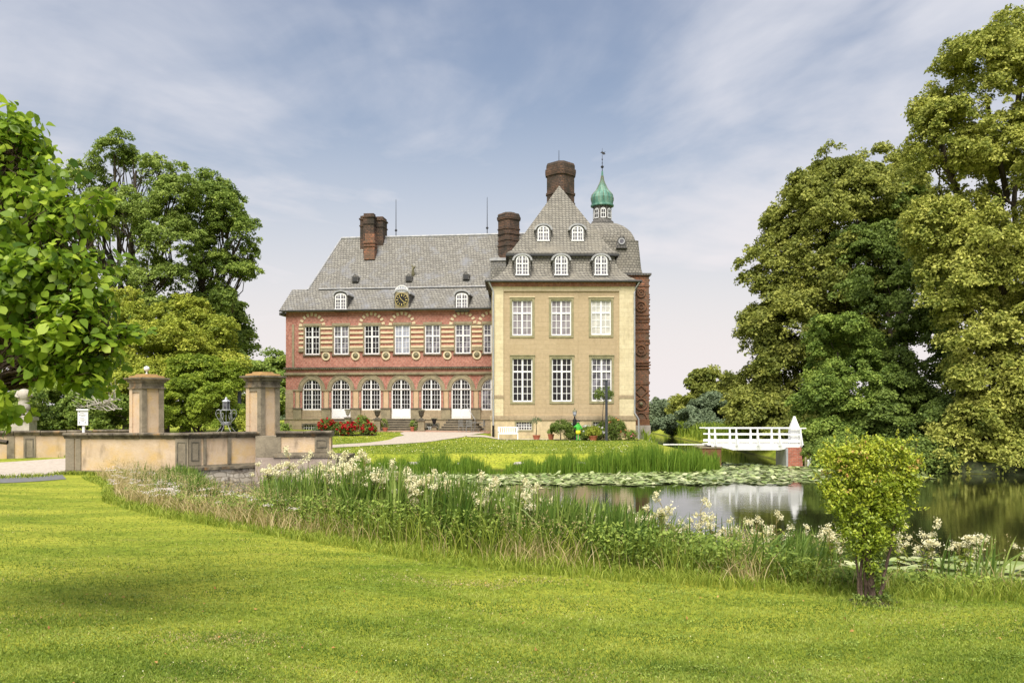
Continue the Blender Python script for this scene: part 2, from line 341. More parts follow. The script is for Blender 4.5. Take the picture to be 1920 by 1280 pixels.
# parapets: stained render, weathered sandstone, rubble
def stained(name, base, base2, stain, streak, s_lo=.5, s_hi=.72, sc1=.9):
    m = material(name, base, base2, 1.6, bump=.25, bscale=14); t = m.node_tree; b = [n for n in t.nodes if n.type == 'BSDF_PRINCIPLED'][0]
    col = b.inputs['Base Color'].links[0].from_socket
    tcn = [n for n in t.nodes if n.type == 'TEX_COORD'][0]
    for (c, scl, lo_, hi_, st) in ((stain, sc1, s_lo, s_hi, (1,1,1)), (streak, 2.2, .56, .78, (1,1,.28)), ((0.10,0.09,0.07), 7.0, .62, .8, (1,1,1))):
        mpn = t.nodes.new('ShaderNodeMapping'); mpn.inputs['Scale'].default_value = st; t.links.new(tcn.outputs['Object'], mpn.inputs[0])
        n2 = t.nodes.new('ShaderNodeTexNoise'); n2.inputs['Scale'].default_value = scl; n2.inputs['Detail'].default_value = 8; n2.inputs['Roughness'].default_value = .68; t.links.new(mpn.outputs[0], n2.inputs['Vector'])
        m2 = t.nodes.new('ShaderNodeMapRange'); m2.inputs[1].default_value = lo_; m2.inputs[2].default_value = hi_; m2.inputs[4].default_value = .85; t.links.new(n2.outputs[0], m2.inputs[0])
        mm = t.nodes.new('ShaderNodeMix'); mm.data_type = 'RGBA'; mm.inputs[7].default_value = (*c, 1)
        t.links.new(m2.outputs[0], mm.inputs[0]); t.links.new(col, mm.inputs[6]); col = mm.outputs[2]
    t.links.new(col, b.inputs['Base Color']); return m
M['parapet'] = stained('stained_parapet_render', (0.50,0.375,0.255), (0.60,0.47,0.335), (0.60,0.40,0.15), (0.17,0.13,0.09), s_lo=.48, s_hi=.7)
M['parapet_stone'] = stained('weathered_parapet_stone', (0.23,0.195,0.14), (0.33,0.28,0.20), (0.10,0.085,0.06), (0.045,0.038,0.03), s_lo=.42)
M['coping'] = stained('lichened_coping_stone', (0.15,0.125,0.09), (0.27,0.23,0.165), (0.055,0.046,0.034), (0.40,0.22,0.08), s_lo=.42, s_hi=.62, sc1=2.4)
M['lichen'] = stained('orange_lichened_stone', (0.33,0.20,0.085), (0.42,0.26,0.10), (0.16,0.115,0.07), (0.46,0.22,0.05))
M['statue'] = material('pale_weathered_statue_stone', (0.34,0.31,0.27), (0.5,0.46,0.40), 4, bump=.3)
M['rubble'] = brick_material('limewashed_rubble', (0.46,0.40,0.32), (0.60,0.55,0.47), (0.30,0.26,0.2), 0.42, 0.2, 0.02, stain=(0.16,0.13,0.10), stain_scale=2.6, stain_lo=.5, stain_hi=.66, bump=.7, wav=.5)
M['buttress'] = stained('pinkish_grey_buttress', (0.36,0.29,0.24), (0.50,0.42,0.36), (0.17,0.14,0.125), (0.28,0.20,0.15), s_lo=.42)
M['pier_brick'] = brick_material('pier_brick', (0.34,0.09,0.055), (0.42,0.13,0.08), (0.34,0.22,0.17), 0.24, 0.08, 0.012, stain=(0.16,0.09,0.07), stain_scale=1.5)
M['floor'] = material('ivy_covered_floor', (0.02,0.035,0.01), (0.06,0.085,0.025), 5, bump=.8, c3=(0.04,0.045,0.02))
# ground: lawn, with gravel and soil kept for their own sheets
def ground_mat():
    m = bpy.data.materials.new('lawn_grass'); m.use_nodes = True; t = m.node_tree; b = t.nodes['Principled BSDF']; b.inputs['Roughness'].default_value = .9; b.inputs['Specular IOR Level'].default_value = .15
    tcn = t.nodes.new('ShaderNodeTexCoord')
    def noise(scl, det=6, st=(1,1,1), ro=.6):
        mpn = t.nodes.new('ShaderNodeMapping'); mpn.inputs['Scale'].default_value = st; t.links.new(tcn.outputs['Object'], mpn.inputs[0])
        n = t.nodes.new('ShaderNodeTexNoise'); n.inputs['Scale'].default_value = scl; n.inputs['Detail'].default_value = det; n.inputs['Roughness'].default_value = ro; t.links.new(mpn.outputs[0], n.inputs['Vector']); return n.outputs[0]
    r = t.nodes.new('ShaderNodeValToRGB'); e = r.color_ramp.elements; e[0].color = (0.13,0.20,0.014,1); e[0].position = .30; e[1].color = (0.40,0.41,0.05,1); e[1].position = .70
    t.links.new(noise(.55, 8, (.6, 1.5, 1)), r.inputs[0])
    r2 = t.nodes.new('ShaderNodeMapRange'); r2.inputs[1].default_value = .35; r2.inputs[2].default_value = .65; r2.inputs[3].default_value = .62; r2.inputs[4].default_value = 1.3; t.links.new(noise(9, 6, ro=.75), r2.inputs[0])
    mu = t.nodes.new('ShaderNodeMix'); mu.data_type = 'RGBA'; mu.blend_type = 'MULTIPLY'; mu.inputs[0].default_value = 1; t.links.new(r.outputs[0], mu.inputs[6]); t.links.new(r2.outputs[0], mu.inputs[7])
    r3 = t.nodes.new('ShaderNodeMapRange'); r3.inputs[1].default_value = .62; r3.inputs[2].default_value = .76; r3.inputs[4].default_value = .55; t.links.new(noise(1.6, 5, (.6, 2.2, 1)), r3.inputs[0])
    mm = t.nodes.new('ShaderNodeMix'); mm.data_type = 'RGBA'; mm.inputs[7].default_value = (0.33,0.25,0.09,1); t.links.new(r3.outputs[0], mm.inputs[0]); t.links.new(mu.outputs[2], mm.inputs[6])
    # bare mud under the water line
    s = t.nodes.new('ShaderNodeSeparateXYZ'); t.links.new(tcn.outputs['Object'], s.inputs[0])
    r4 = t.nodes.new('ShaderNodeMapRange'); r4.inputs[1].default_value = ZW+.12; r4.inputs[2].default_value = ZW-.02; t.links.new(s.outputs[2], r4.inputs[0])
    m4 = t.nodes.new('ShaderNodeMix'); m4.data_type = 'RGBA'; m4.inputs[7].default_value = (0.035,0.035,0.016,1); t.links.new(r4.outputs[0], m4.inputs[0]); t.links.new(mm.outputs[2], m4.inputs[6])
    t.links.new(m4.outputs[2], b.inputs['Base Color'])
    bp = t.nodes.new('ShaderNodeBump'); bp.inputs['Strength'].default_value = .8; bp.inputs['Distance'].default_value = .05; t.links.new(noise(22, 5, ro=.8), bp.inputs['Height']); t.links.new(bp.outputs[0], b.inputs['Normal'])
    return m
M['ground'] = ground_mat()
M['gravel'] = material('pale_gravel', (0.40,0.345,0.285), (0.50,0.44,0.37), 6, bump=.4, bscale=60)
M['asphalt'] = material('grey_asphalt', (0.13,0.13,0.135), (0.18,0.18,0.18), 5, bump=.3, bscale=60)
M['paving'] = brick_material('red_brick_paving', (0.36,0.20,0.14), (0.45,0.28,0.2), (0.3,0.22,0.17), 0.22, 0.11, 0.01)
def water_mat():
    m = bpy.data.materials.new('moat_water'); m.use_nodes = True; t = m.node_tree; b = t.nodes['Principled BSDF']
    b.inputs['Base Color'].default_value = (0.016,0.019,0.007,1); b.inputs['Roughness'].default_value = .035; b.inputs['IOR'].default_value = 1.5; b.inputs['Specular IOR Level'].default_value = .75
    tcn = t.nodes.new('ShaderNodeTexCoord'); mpn = t.nodes.new('ShaderNodeMapping'); mpn.inputs['Scale'].default_value = (.5, 1.8, 1); t.links.new(tcn.outputs['Object'], mpn.inputs[0])
    n = t.nodes.new('ShaderNodeTexNoise'); n.inputs['Scale'].default_value = 3.0; n.inputs['Detail'].default_value = 4; t.links.new(mpn.outputs[0], n.inputs['Vector'])
    n2 = t.nodes.new('ShaderNodeTexNoise'); n2.inputs['Scale'].default_value = .35; t.links.new(mpn.outputs[0], n2.inputs['Vector'])
    mt = t.nodes.new('ShaderNodeMath'); mt.operation = 'MULTIPLY'; t.links.new(n.outputs[0], mt.inputs[0]); t.links.new(n2.outputs[0], mt.inputs[1])
    bp = t.nodes.new('ShaderNodeBump'); bp.inputs['Strength'].default_value = .10; bp.inputs['Distance'].default_value = .05; t.links.new(mt.outputs[0], bp.inputs['Height']); t.links.new(bp.outputs[0], b.inputs['Normal'])
    return m
M['water'] = water_mat()

# ------------------------------------------------------------------ ground, water, paths
def axis(lo, hi, step, far):
    a = list(np.arange(lo, hi+step/2, step)); k = step; x = hi
    while x < far: k *= 1.35; x += k; a.append(x)
    k = step; x = lo; b = []
    while x > -far: k *= 1.35; x -= k; b.append(x)
    return np.array(b[::-1]+a)
xs = axis(-30, 42, .35, 4000); ys = axis(-4, 76, .35, 4000)
XX, YY = np.meshgrid(xs, ys); P = np.stack([XX.ravel(), YY.ravel()], 1); ZZ = ground(P)
nx, ny = len(xs), len(ys)
me = bpy.data.meshes.new('ground'); me.vertices.add(nx*ny); me.vertices.foreach_set('co', np.column_stack([P, ZZ]).astype(np.float32).ravel())
i, j = np.meshgrid(np.arange(nx-1), np.arange(ny-1)); k = (j*nx+i).ravel(); idx = np.stack([k, k+1, k+nx+1, k+nx], 1).ravel()
me.loops.add(len(idx)); me.loops.foreach_set('vertex_index', idx.astype(np.int32)); me.polygons.add(len(k)); me.polygons.foreach_set('loop_start', np.arange(0, len(idx), 4, dtype=np.int32))
me.polygons.foreach_set('use_smooth', np.ones(len(k), bool)); me.update(calc_edges=True); me.materials.append(M['ground'])
go = bpy.data.objects.new('ground', me); COL.objects.link(go); tag(go, kind='structure')

wp = np.array(MOAT); c_ = wp.mean(0)
mb = MB(); mb.add([(-12.9,2,ZW),(64,2,ZW),(64,112,ZW),(-12.9,112,ZW)], [(0,1,2,3)])
tag(mb.build('water', M['water']), kind='structure')

def drape(name, cl, hw, mat, h=.012, nseg=60, nw=8):
    """ribbon laid on the ground along the centre line cl with half widths hw"""
    cl = np.array(cl, float); hw = np.array(hw, float); L = np.r_[0, np.cumsum(np.linalg.norm(np.diff(cl, axis=0), axis=1))]
    s = np.linspace(0, L[-1], nseg); C = np.column_stack([np.interp(s, L, cl[:, 0]), np.interp(s, L, cl[:, 1])]); W = np.interp(s, L, hw)
    for _ in range(4): C[1:-1] = (C[:-2]+2*C[1:-1]+C[2:])/4
    T = norm(np.gradient(C, axis=0)); Nn = np.column_stack([-T[:, 1], T[:, 0]])
    mb = MB(); V = []
    for a in range(nseg):
        for b in range(nw+1):
            q = C[a]+Nn[a]*W[a]*(2*b/nw-1)*(1+.05*math.sin(s[a]*1.7+b)); V.append((q[0], q[1]))
    Z = ground(np.array(V))+h
    mb.add([(v[0], v[1], z) for v, z in zip(V, Z)], [(a*(nw+1)+b, a*(nw+1)+b+1, (a+1)*(nw+1)+b+1, (a+1)*(nw+1)+b) for a in range(nseg-1) for b in range(nw)])
    return tag(mb.build(name, mat, smooth=True), kind='structure')
drape('gravel_path', [(-14.5,43),(-13,46.5),(-10.5,50),(-7.2,56),(-5.6,61),(-5.2,64.6)], [1.8,1.5,1.2,1.5,2.3,3.2], M['gravel'], .03)
drape('house_path', [(-3.2,60.9),(2,60.9),(6,60.8)], [.75,.75,.4], M['gravel'], .04, 30)
drape('brick_forecourt', [(-16,67.4),(-9,66.9),(-1.6,66.0)], [1.5,1.9,2.0], M['paving'], .018)
drape('bridge_roadway', [(-36,23),(-26,31.0),(-20.5,35.0),(-16.5,37.2),(-14.5,40),(-13.5,45)], [3.6,3.0,2.5,2.2,2.2,2.4], M['gravel'], .03)
drape('asphalt_road', [(-34,14),(-26.5,24.0),(-21.0,30.0),(-17.0,32.4)], [5,4.0,2.6,1.2], M['asphalt'], .015)
# ------------------------------------------------------------------ facade tools
def arch_pts(cx, zs, r, rz, n=16):
    return [(cx-r*math.cos(PI*i/n), zs+rz*math.sin(PI*i/n)) for i in range(n+1)]
def wall_front(mb, x0, x1, z0, z1, y, holes, dep=.22):
    """front sheet with openings: holes = (hx0,hx1,hz0,hz1,rise)"""
    cur = x0
    q = lambda a, b, c, d: mb.add([(a,y,c),(b,y,c),(b,y,d),(a,y,d)], [(0,1,2,3)])
    for (a, b, c, d, rise) in sorted(holes):
        if a > cur: q(cur, a, z0, z1)
        if c > z0: q(a, b, z0, c)
        if rise:
            A = arch_pts((a+b)/2, d, (b-a)/2, rise)
            for p, r in zip(A, A[1:]): mb.add([(p[0],y,p[1]),(r[0],y,r[1]),(r[0],y,z1),(p[0],y,z1)], [(0,1,2,3)]); mb.add([(p[0],y,p[1]),(r[0],y,r[1]),(r[0],y+dep,r[1]),(p[0],y+dep,p[1])], [(0,1,2,3)])
        else:
            if d < z1: q(a, b, d, z1)
            mb.add([(a,y,d),(b,y,d),(b,y+dep,d),(a,y+dep,d)], [(0,1,2,3)])
        for xx in (a, b): mb.add([(xx,y,c),(xx,y+dep,c),(xx,y+dep,d),(xx,y,d)], [(0,1,2,3)])
        mb.add([(a,y,c),(b,y,c),(b,y+dep,c),(a,y+dep,c)], [(0,1,2,3)])
        cur = b
    if cur < x1: q(cur, x1, z0, z1)
    return mb
def window(parent, cx, z0, y, w_, h, nc=2, nb=3, ntp=2, ft=.36, rise=0, panel=0, gl='glass', name='window', fr=.085, mun=.042, mull=.13):
    """white sash: ft = share of the height above the transom; rise = arched head; panel = solid foot of a door"""
    mb = MB(); hw = w_/2; yy = .0; D = .06
    body = h  # straight part
    mb.box(-hw, -hw+fr, 0, D, 0, body); mb.box(hw-fr, hw, 0, D, 0, body)
    z_lo = panel if panel else fr
    if panel: mb.box(-hw+fr, hw-fr, .01, D, 0, panel)
    else: mb.box(-hw+fr, hw-fr, 0, D, 0, fr*1.2)
    if rise:
        zt = body
        mb.band(arch_pts(0, body, hw-fr, rise-fr), arch_pts(0, body, hw, rise), 0, D)
        mb.box(-hw+fr, hw-fr, -.01, D, zt-.06, zt+.07)
        mb.box(-mull/2, mull/2, -.012, D, z_lo, zt-.06); mb.box(-mull/2, mull/2, -.012, D, zt+.07, body+rise-fr)
        top_of = lambda x: body+(rise-fr)*math.sqrt(max(0, 1-(x/(hw-fr))**2))
    else:
        zt = body*(1-ft)
        mb.box(-hw+fr, hw-fr, 0, D, body-fr, body)
        mb.box(-hw+fr, hw-fr, -.01, D, zt-.06, zt+.06)
        mb.box(-mull/2, mull/2, -.012, D, z_lo, zt-.06); mb.box(-mull/2, mull/2, -.012, D, zt+.06, body-fr)
        top_of = lambda x: body-fr
    span = hw-fr-mull/2
    for s in (-1, 1):
        for i in range(1, nc):
            x = s*(mull/2+span*i/nc)
            mb.box(x-mun/2, x+mun/2, .015, D-.01, z_lo, top_of(x))
    hb = zt-.06-z_lo
    for i in range(1, nb):
        z = z_lo+hb*i/nb; mb.box(-hw+fr, hw-fr, .018, D-.012, z-mun/2, z+mun/2)
    t0 = zt+.06; t1 = (body+rise if rise else body-fr)
    for i in range(1, ntp):
        z = t0+(t1-t0)*i/ntp
        xx = hw-fr if not rise else (hw-fr)*math.sqrt(max(0, 1-((z-body)/(rise-fr))**2))
        mb.box(-xx, xx, .018, D-.012, z-mun/2, z+mun/2)
    o = mb.build(name, M['white'], parent, loc=(cx, y, z0))
    g = MB(); A = [(-hw+.02, z_lo-.02), (hw-.02, z_lo-.02)]
    A += ([(p[0], p[1]) for p in arch_pts(0, body, hw-.02, rise-.02)[::-1]] if rise else [(hw-.02, body-.02), (-hw+.02, body-.02)])
    g.extr(A, .04, .052)
    g.build('pane', M[gl], o)
    if panel:
        hd = MB(); hd.tube([(.05,-.03,panel+.12),(.16,-.03,panel+.12)], .018, 6); hd.box(.035,.075,-.02,0.0,panel+.02,panel+.2); hd.build('handle', M['zinc'], o)
        pn = MB()
        for s in (-1, 1):
            xa, xb = sorted((s*.08, s*(hw-.12)))
            pn.box(xa, xb, -.004, .008, .1, panel-.1)
        pn.build('door_panel', M['white'], o)
    return o
def dormer(parent, cx, z0, y, w_, h, rise, dep, ww, wh, wrise, smat, clock=False, nb=2):
    """slate-hung arched dormer reaching back dep metres into the roof"""
    hw = w_/2; A = [(-hw, 0)]+arch_pts(0, h, hw, rise, 10)+[(hw, 0)]
    d = MB().extr(A, 0, dep).build('dormer', smat, parent, loc=(cx, y, z0))
    lip = MB(); lip.band(arch_pts(0, h, hw-.02, rise-.02, 10), arch_pts(0, h, hw+.12, rise+.11, 10), -.1, dep*.9)
    lip.build('dormer_hood', M['lead'], d)
    fr = MB(); whw = ww/2; f = .08; b0 = .25
    if not clock:
        fr.box(-whw, -whw+f, -.05, .0, b0, b0+wh); fr.box(whw-f, whw, -.05, .0, b0, b0+wh); fr.box(-whw-.05, whw+.05, -.07, .0, b0-.09, b0)
        fr.band(arch_pts(0, b0+wh, whw-f, wrise-f, 10), arch_pts(0, b0+wh, whw, wrise, 10), -.05, 0)
        fr.box(-.055, .055, -.055, 0, b0, b0+wh+wrise-f); fr.box(-whw+f, whw-f, -.052, 0, b0+wh*.72, b0+wh*.72+.09)
        for s in (-1, 1):
            x = s*(whw-f+.055)/2; fr.box(x-.02, x+.02, -.045, 0, b0, b0+wh+wrise*.8)
        for i in range(1, nb+1): z = b0+wh*.72*i/(nb+1); fr.box(-whw+f, whw-f, -.044, 0, z-.02, z+.02)
        fr.box(-whw+f, whw-f, -.044, 0, b0+wh+.06, b0+wh+.1)
        fr.build('window_frame', M['white'], d)
        MB().extr([(-whw+.03, b0)]+arch_pts(0, b0+wh, whw-.03, wrise-.03, 10)+[(whw-.03, b0)], -.02, -.005).build('pane', M['glass_mid'], d)
    else:
        zc = b0+.62; R_ = .55
        z1 = zc+R_+.1; fr.box(-whw, whw, -.05, 0, z1, z1+.06); fr.band(arch_pts(0, z1+.06, whw-.06, .42, 10), arch_pts(0, z1+.06, whw, .5, 10), -.05, 0)
        for i in range(-2, 3): fr.box(i*.19-.02, i*.19+.02, -.045, 0, z1+.06, z1+.5-abs(i)*.06)
        fr.box(-whw, whw, -.046, 0, z1+.25, z1+.29)
        fr.build('window_frame', M['white'], d)
        MB().extr([(-whw+.03, z1)]+arch_pts(0, z1+.06, whw-.03, .47, 10)+[(whw-.03, z1)], -.02, -.006).build('pane', M['glass_pale'], d)
        MB().box(-whw, whw, -.03, -.004, b0-.1, z1-.004).build('clock_board', M['stone'], d)
        face = MB(); n = 28; face.extr([(R_*math.cos(2*PI*i/n), zc+R_*math.sin(2*PI*i/n)) for i in range(n)], -.06, -.034); face.build('clock_face', M['black'], d)
        rg = MB(); C = lambda r: [(r*math.cos(2*PI*i/n), zc+r*math.sin(2*PI*i/n)) for i in range(n+1)]
        rg.band(C(R_-.012), C(R_+.012), -.075, -.062)
        for k in range(12):
            a = k*PI/6; ca, sa = math.cos(a), math.sin(a); w2 = .032 if k % 3 else .05
            P4 = [(.30, -w2/2), (.47, -w2/2), (.47, w2/2), (.30, w2/2)]
            rg.extr([(x*ca-z*sa, zc+x*sa+z*ca) for x, z in P4], -.074, -.063)
        rg.build('clock_numerals', M['gold'], d)
        hn = MB()
        for a, L_ in ((math.radians(128), .30), (math.radians(-42), .44)):
            ca, sa = math.cos(a), math.sin(a); hn.extr([(x*ca-z*sa, zc+x*sa+z*ca) for x, z in ((-.08,-.025),(L_,-.012),(L_,.012),(-.08,.025))], -.085, -.077)
        hn.build('clock_hands', M['gold'], d)
    return d
def rect_ring(x0, x1, y0, y1, i, z): return [(x0+i, y0+i, z), (x1-i, y0+i, z), (x1-i, y1-i, z), (x0+i, y1-i, z)]
def chimney(parent, cx, cy, z0, z1, r, name='chimney', mat=None, n=8, rot=PI/8, ratio=1.0):
    mb = MB(); prof = []; z = z0; H_ = z1-z0
    steps = [(0,1.0),(.30,1.0),(.301,1.07),(.33,1.07),(.331,.98),(.42,.98),(.421,1.05),(.44,1.05),(.441,.98),(.55,.98),(.551,1.06),(.575,1.06),(.576,1.0),(.66,1.0),(.661,1.07),(.68,1.07),(.681,1.0),(.86,1.0),(.861,1.08),(.90,1.12),(.93,1.12),(.931,1.04),(.975,1.04),(1.0,.96)]
    rings = []
    for t, k in steps:
        rings.append([(cx+r*k*math.cos(q*PI/2+dq), cy+r*k*math.sin(q*PI/2+dq), z0+H_*t) for q in range(4) for dq in (-.2, .2)])
    mb.loft(rings)
    o = mb.build(name, mat or M['chim_brick'], parent)
    C = lambda rr, c, zc: [(c+rr*math.cos(2*PI*i/12), zc+rr*math.sin(2*PI*i/12)) for i in range(13)]
    for zc in (z0+H_*.77, z0+H_*.49):
        for sg in (-1, 1):
            ro = MB().band(C(r*.15, 0, 0), C(r*.25, 0, 0), -.05, .06).build('brick_relief', M['relief'], o, loc=(cx+sg*r*.5, cy-r*.5, zc)); ro.rotation_euler[2] = sg*PI/4
    fl = MB(); fl.lathe([(r*.62, z1-.05), (r*.62, z1+.1), (r*.5, z1+.1), (r*.5, z1-.02)], 8, cx, cy, True, rot); fl.build('chimney_top', M['dark_stone'], o)
    return o

# ------------------------------------------------------------------ ochre wing (front block)
WX0 = PX(922, 62); WY0 = 62.0; WW = PX(1190, 62)-WX0; WD = 13.0
wing = empty('plaster_wing', (WX0, WY0, 0), 0, 'ochre rendered castle wing with tall white windows under a steep slate roof', 'building')
zz = lambda py, d=62: PZ(py, d)
ux = lambda px, v=0: PX(px, 62+v)-WX0
z_band0, z_band1, z_top = zz(787), zz(779), zz(527.5)
holes_u, holes_l = [], []
UW = [(979, 562, 629, 'glass_lilac'), (1052.3, 562, 629, 'glass_lilac'), (1127, 562, 628, 'glass_white')]
LW = [(979.6, 671, 753, 'glass'), (1053.4, 671, 752.5, 'glass'), (1128, 671, 752, 'glass_mid')]
hw_ = .735
for (p, a, b, g) in UW: holes_u.append((ux(p)-hw_, ux(p)+hw_, zz(b), zz(a), 0))
for (p, a, b, g) in LW: holes_l.append((ux(p)-hw_, ux(p)+hw_, zz(b), zz(a), 0))
zm = zz(650)
mb = MB(); wall_front(mb, 0, WW, zm, z_top, 0, holes_u, .18); wall_front(mb, 0, WW, z_band1, zm, 0, holes_l, .18)
mb.add([(0,0,z_band1),(0,WD,z_band1),(0,WD,z_top),(0,0,z_top)], [(0,1,2,3)]); mb.add([(WW,0,z_band1),(WW,WD,z_band1),(WW,WD,z_top),(WW,0,z_top)], [(0,1,2,3)]); mb.add([(0,WD,z_band1),(WW,WD,z_band1),(WW,WD,z_top),(0,WD,z_top)], [(0,1,2,3)])
mb.build('wall', M['stucco'], wing)
# plinth with basement windows
bh = [(ux(968), ux(997), zz(805.5), zz(790.5), 0), (ux(1112), ux(1140), zz(805.5), zz(790.5), 0)]
mb = MB(); wall_front(mb, -.06, WW+.06, -1.2, z_band0, -.06, bh, .2)
for xx in (-.06, WW+.06): mb.add([(xx,-.06,-1.2),(xx,WD,-1.2),(xx,WD,z_band0),(xx,-.06,z_band0)], [(0,1,2,3)])
mb.build('plinth', M['base_render'], wing)
MB().box(-.13, WW+.13, -.13, WD, z_band0, z_band1).build('plinth_course', M['plinth'], wing)
for (a, b, c, d, _) in bh:
    MB().box(a-.12, b+.12, -.085, -.063, c-.12, c).box(a-.12, b+.12, -.085, -.063, d, d+.12).box(a-.12, a, -.085, -.063, c, d).box(b, b+.12, -.085, -.063, c, d).build('window_surround', M['surround'], wing)
    o = MB()
    W2 = b-a; H2 = d-c
    for i in range(7): x = -W2/2+W2*i/6; o.box(x-.022, x+.022, 0, .05, 0, H2)
    for i in range(4): z = H2*i/3; o.box(-W2/2, W2/2, .004, .046, z-.022, z+.022)
    wo_ = o.build('basement_window', M['white_worn'], wing, loc=((a+b)/2, .04, c)); MB().box(-W2/2, W2/2, .048, .06, 0, H2).build('pane', M['glass_mid'], wo_)
# corner pilasters
for (a, b) in ((ux(922.5), ux(944)), (ux(1161), WW)):
    mb = MB().box(a, b, -.09, -.002, z_band1, zz(746.5)).box(a, b, -.09, -.002, zz(740.5), zz(537)); mb.build('corner_pilaster', M['stucco_light'], wing)
    MB().box(a-.02, b+.02, -.12, -.002, zz(746.5), zz(740.5)).build('pilaster_band', M['plinth'], wing)
MB().box(ux(944), ux(1161), -.05, -.002, zz(545), zz(537)).build('upper_panel', M['stucco_light'], wing)
MB().box(ux(944), ux(1161), -.08, -.002, zz(546.6), zz(545)).build('panel_moulding', M['plinth'], wing)
MB().box(-.05, WW+.05, -.13, -.002, zz(537), zz(530)).build('frieze', M['brick'], wing)
MB().box(-.3, WW+.3, -.32, 0, zz(530), z_top+.05).build('cornice', M['slate_dark'], wing)
for i, (L, nb, ft) in enumerate(((UW, 3, .37), (LW, 4, .31))):
    for (p, a, b, g) in L:
        x = ux(p); z0 = zz(b); z1 = zz(a); s = .16
        MB().box(x-hw_-s, x-hw_, -.045, 0.0, z0-s, z1+s).box(x+hw_, x+hw_+s, -.045, 0.0, z0-s, z1+s).box(x-hw_, x+hw_, -.045, 0.0, z1, z1+s).box(x-hw_, x+hw_, -.05, 0.0, z0-s, z0).build('window_surround', M['surround'], wing)
        MB().box(x-hw_-s-.03, x+hw_+s+.03, -.09, 0.0, z1+s, z1+s+.07).build('window_hood', M['stucco_light' if i == 0 else 'surround'], wing)
        window(wing, x, z0, .10, hw_*2-.01, z1-z0, 2, nb, 2, ft, gl=g)
# roof
lower = [(-.42, 11.42), (-.05, 11.58), (.42, 11.9), (.9, 12.38), (1.2, 12.92), (1.33, 13.55)]
mb = MB(); mb.loft([rect_ring(0, WW, 0, WD, i_, z_) for i_, z_ in lower], cap=False)
mb.build('lower_roof', M['slate_warm'], wing)
upper = [(1.08, 13.58), (1.08, 13.74), (1.45, 13.98), (2.07, 14.9), (3.2, 16.65), (4.3, 18.36), (5.16, 19.72)]
mb = MB(); mb.loft([rect_ring(0, WW, 0, WD, i_, z_) for i_, z_ in upper], cap=False); mb.add(rect_ring(0, WW, 0, WD, 1.08, 13.58), [(0,1,2,3)])
roof = mb.build('upper_roof', M['slate_warm'], wing)
MB().box(1.0, WW-1.0, 1.0, 1.1, 13.5, 13.66).box(1.0, 1.1, 1.1, WD-1, 13.5, 13.66).box(WW-1.1, WW-1.0, 1.1, WD-1, 13.5, 13.66).build('roof_lip', M['gutter'], wing)
g = MB(); g.tube([(-.42,-.44,11.42),(WW+.42,-.44,11.42)], .08, 8); g.tube([(WW+.44,-.42,11.42),(WW+.44,WD,11.42)], .08, 8); g.tube([(-.44,-.42,11.42),(-.44,4,11.42)], .08, 8); g.build('gutter', M['gutter'], wing)
for p in (979.3, 1051.9, 1126.3):
    dormer(wing, ux(p, .55), PZ(520.5, 62.3), .3, 1.25, 1.25, .42, 1.6, .92, 1.0, .4, M['slate_dark'])
for p in (1018.8, 1082.9):
    dormer(wing, PX(p, 64)-WX0, PZ(456.5, 64), 1.95, 1.15, 1.0, .38, 1.5, .86, .72, .33, M['slate_dark'], nb=1)
c = chimney(wing, PX(1051, 75)-WX0, 13.0, 15.5, PZ(308, 75), 1.22)
MB().tube([(PX(1048, 75)-WX0, 13.0, PZ(309, 75)), (PX(1048, 75)-WX0, 13.0, PZ(282, 75))], [.035, .02], 6).build('lightning_rod', M['iron'], wing)
# downpipes
g = MB(); g.tube([(-.2,-.42,11.35),(.0,-.25,10.95),(ux(925),-.2,10.7),(ux(925),-.2,1.0)], .062, 8); g.build('downpipe', M['zinc'], wing)
MB().tube([(ux(925),-.2,1.0),(ux(925),-.2,-.1)], .08, 8).build('downpipe', M['black'], wing)
g = MB(); xe = WW+.08; g.tube([(WW+.3,-.42,11.35),(WW+.05,-.2,10.95),(xe-.12,-.16,10.6),(xe-.1,-.16,1.9),(xe+.18,-.18,1.45),(xe+.2,-.18,-.1)], .062, 8); g.build('downpipe', M['zinc'], wing)

# ------------------------------------------------------------------ brick tower with domed roof
TX, TY, TH = 7.16, 67.7, 3.2
tower = empty('corner_tower', (TX, TY, 0), 0, 'dark relief brick corner tower with domed slate roof and green onion cupola', 'tower')
MB().box(-TH-.1, TH+.1, -TH-.1, TH+.1, -1.5, PZ(797, 64.5)).build('tower_base', stained('grey_tower_base', (0.33,0.30,0.26), (0.44,0.40,0.35), (0.22,0.2,0.17), (0.15,0.14,0.12)), tower)
MB().box(-TH-.04, TH+.04, -TH-.04, TH+.04, PZ(797, 64.5), PZ(786, 64.5)).build('base_panel', M['wood_red'], tower)
MB().box(-TH, TH, -TH, TH, PZ(786, 64.5), PZ(516, 64.5)).build('wall', M['old_brick'], tower)
mb = MB()
for py, k in ((536,.05),(590,.05),(597,.06),(603,.05),(616,.05),(623,.04),(638,.05),(645,.05),(679,.1),(684,.12),(690,.08),(719,.05),(774,.04)):
    z = PZ(py, 64.5); mb.box(-TH-k, TH+k, -TH-k, TH+k, z-.05, z+.05)
mb.build('brick_band', M['relief'], tower)
mb = MB(); C = lambda cx, zc, r, n=16, ph=0: [(cx+r*math.cos(2*PI*i/n+ph), zc+r*math.sin(2*PI*i/n+ph)) for i in range(n+1)]
tcx = PX(1202, 64.5)-TX
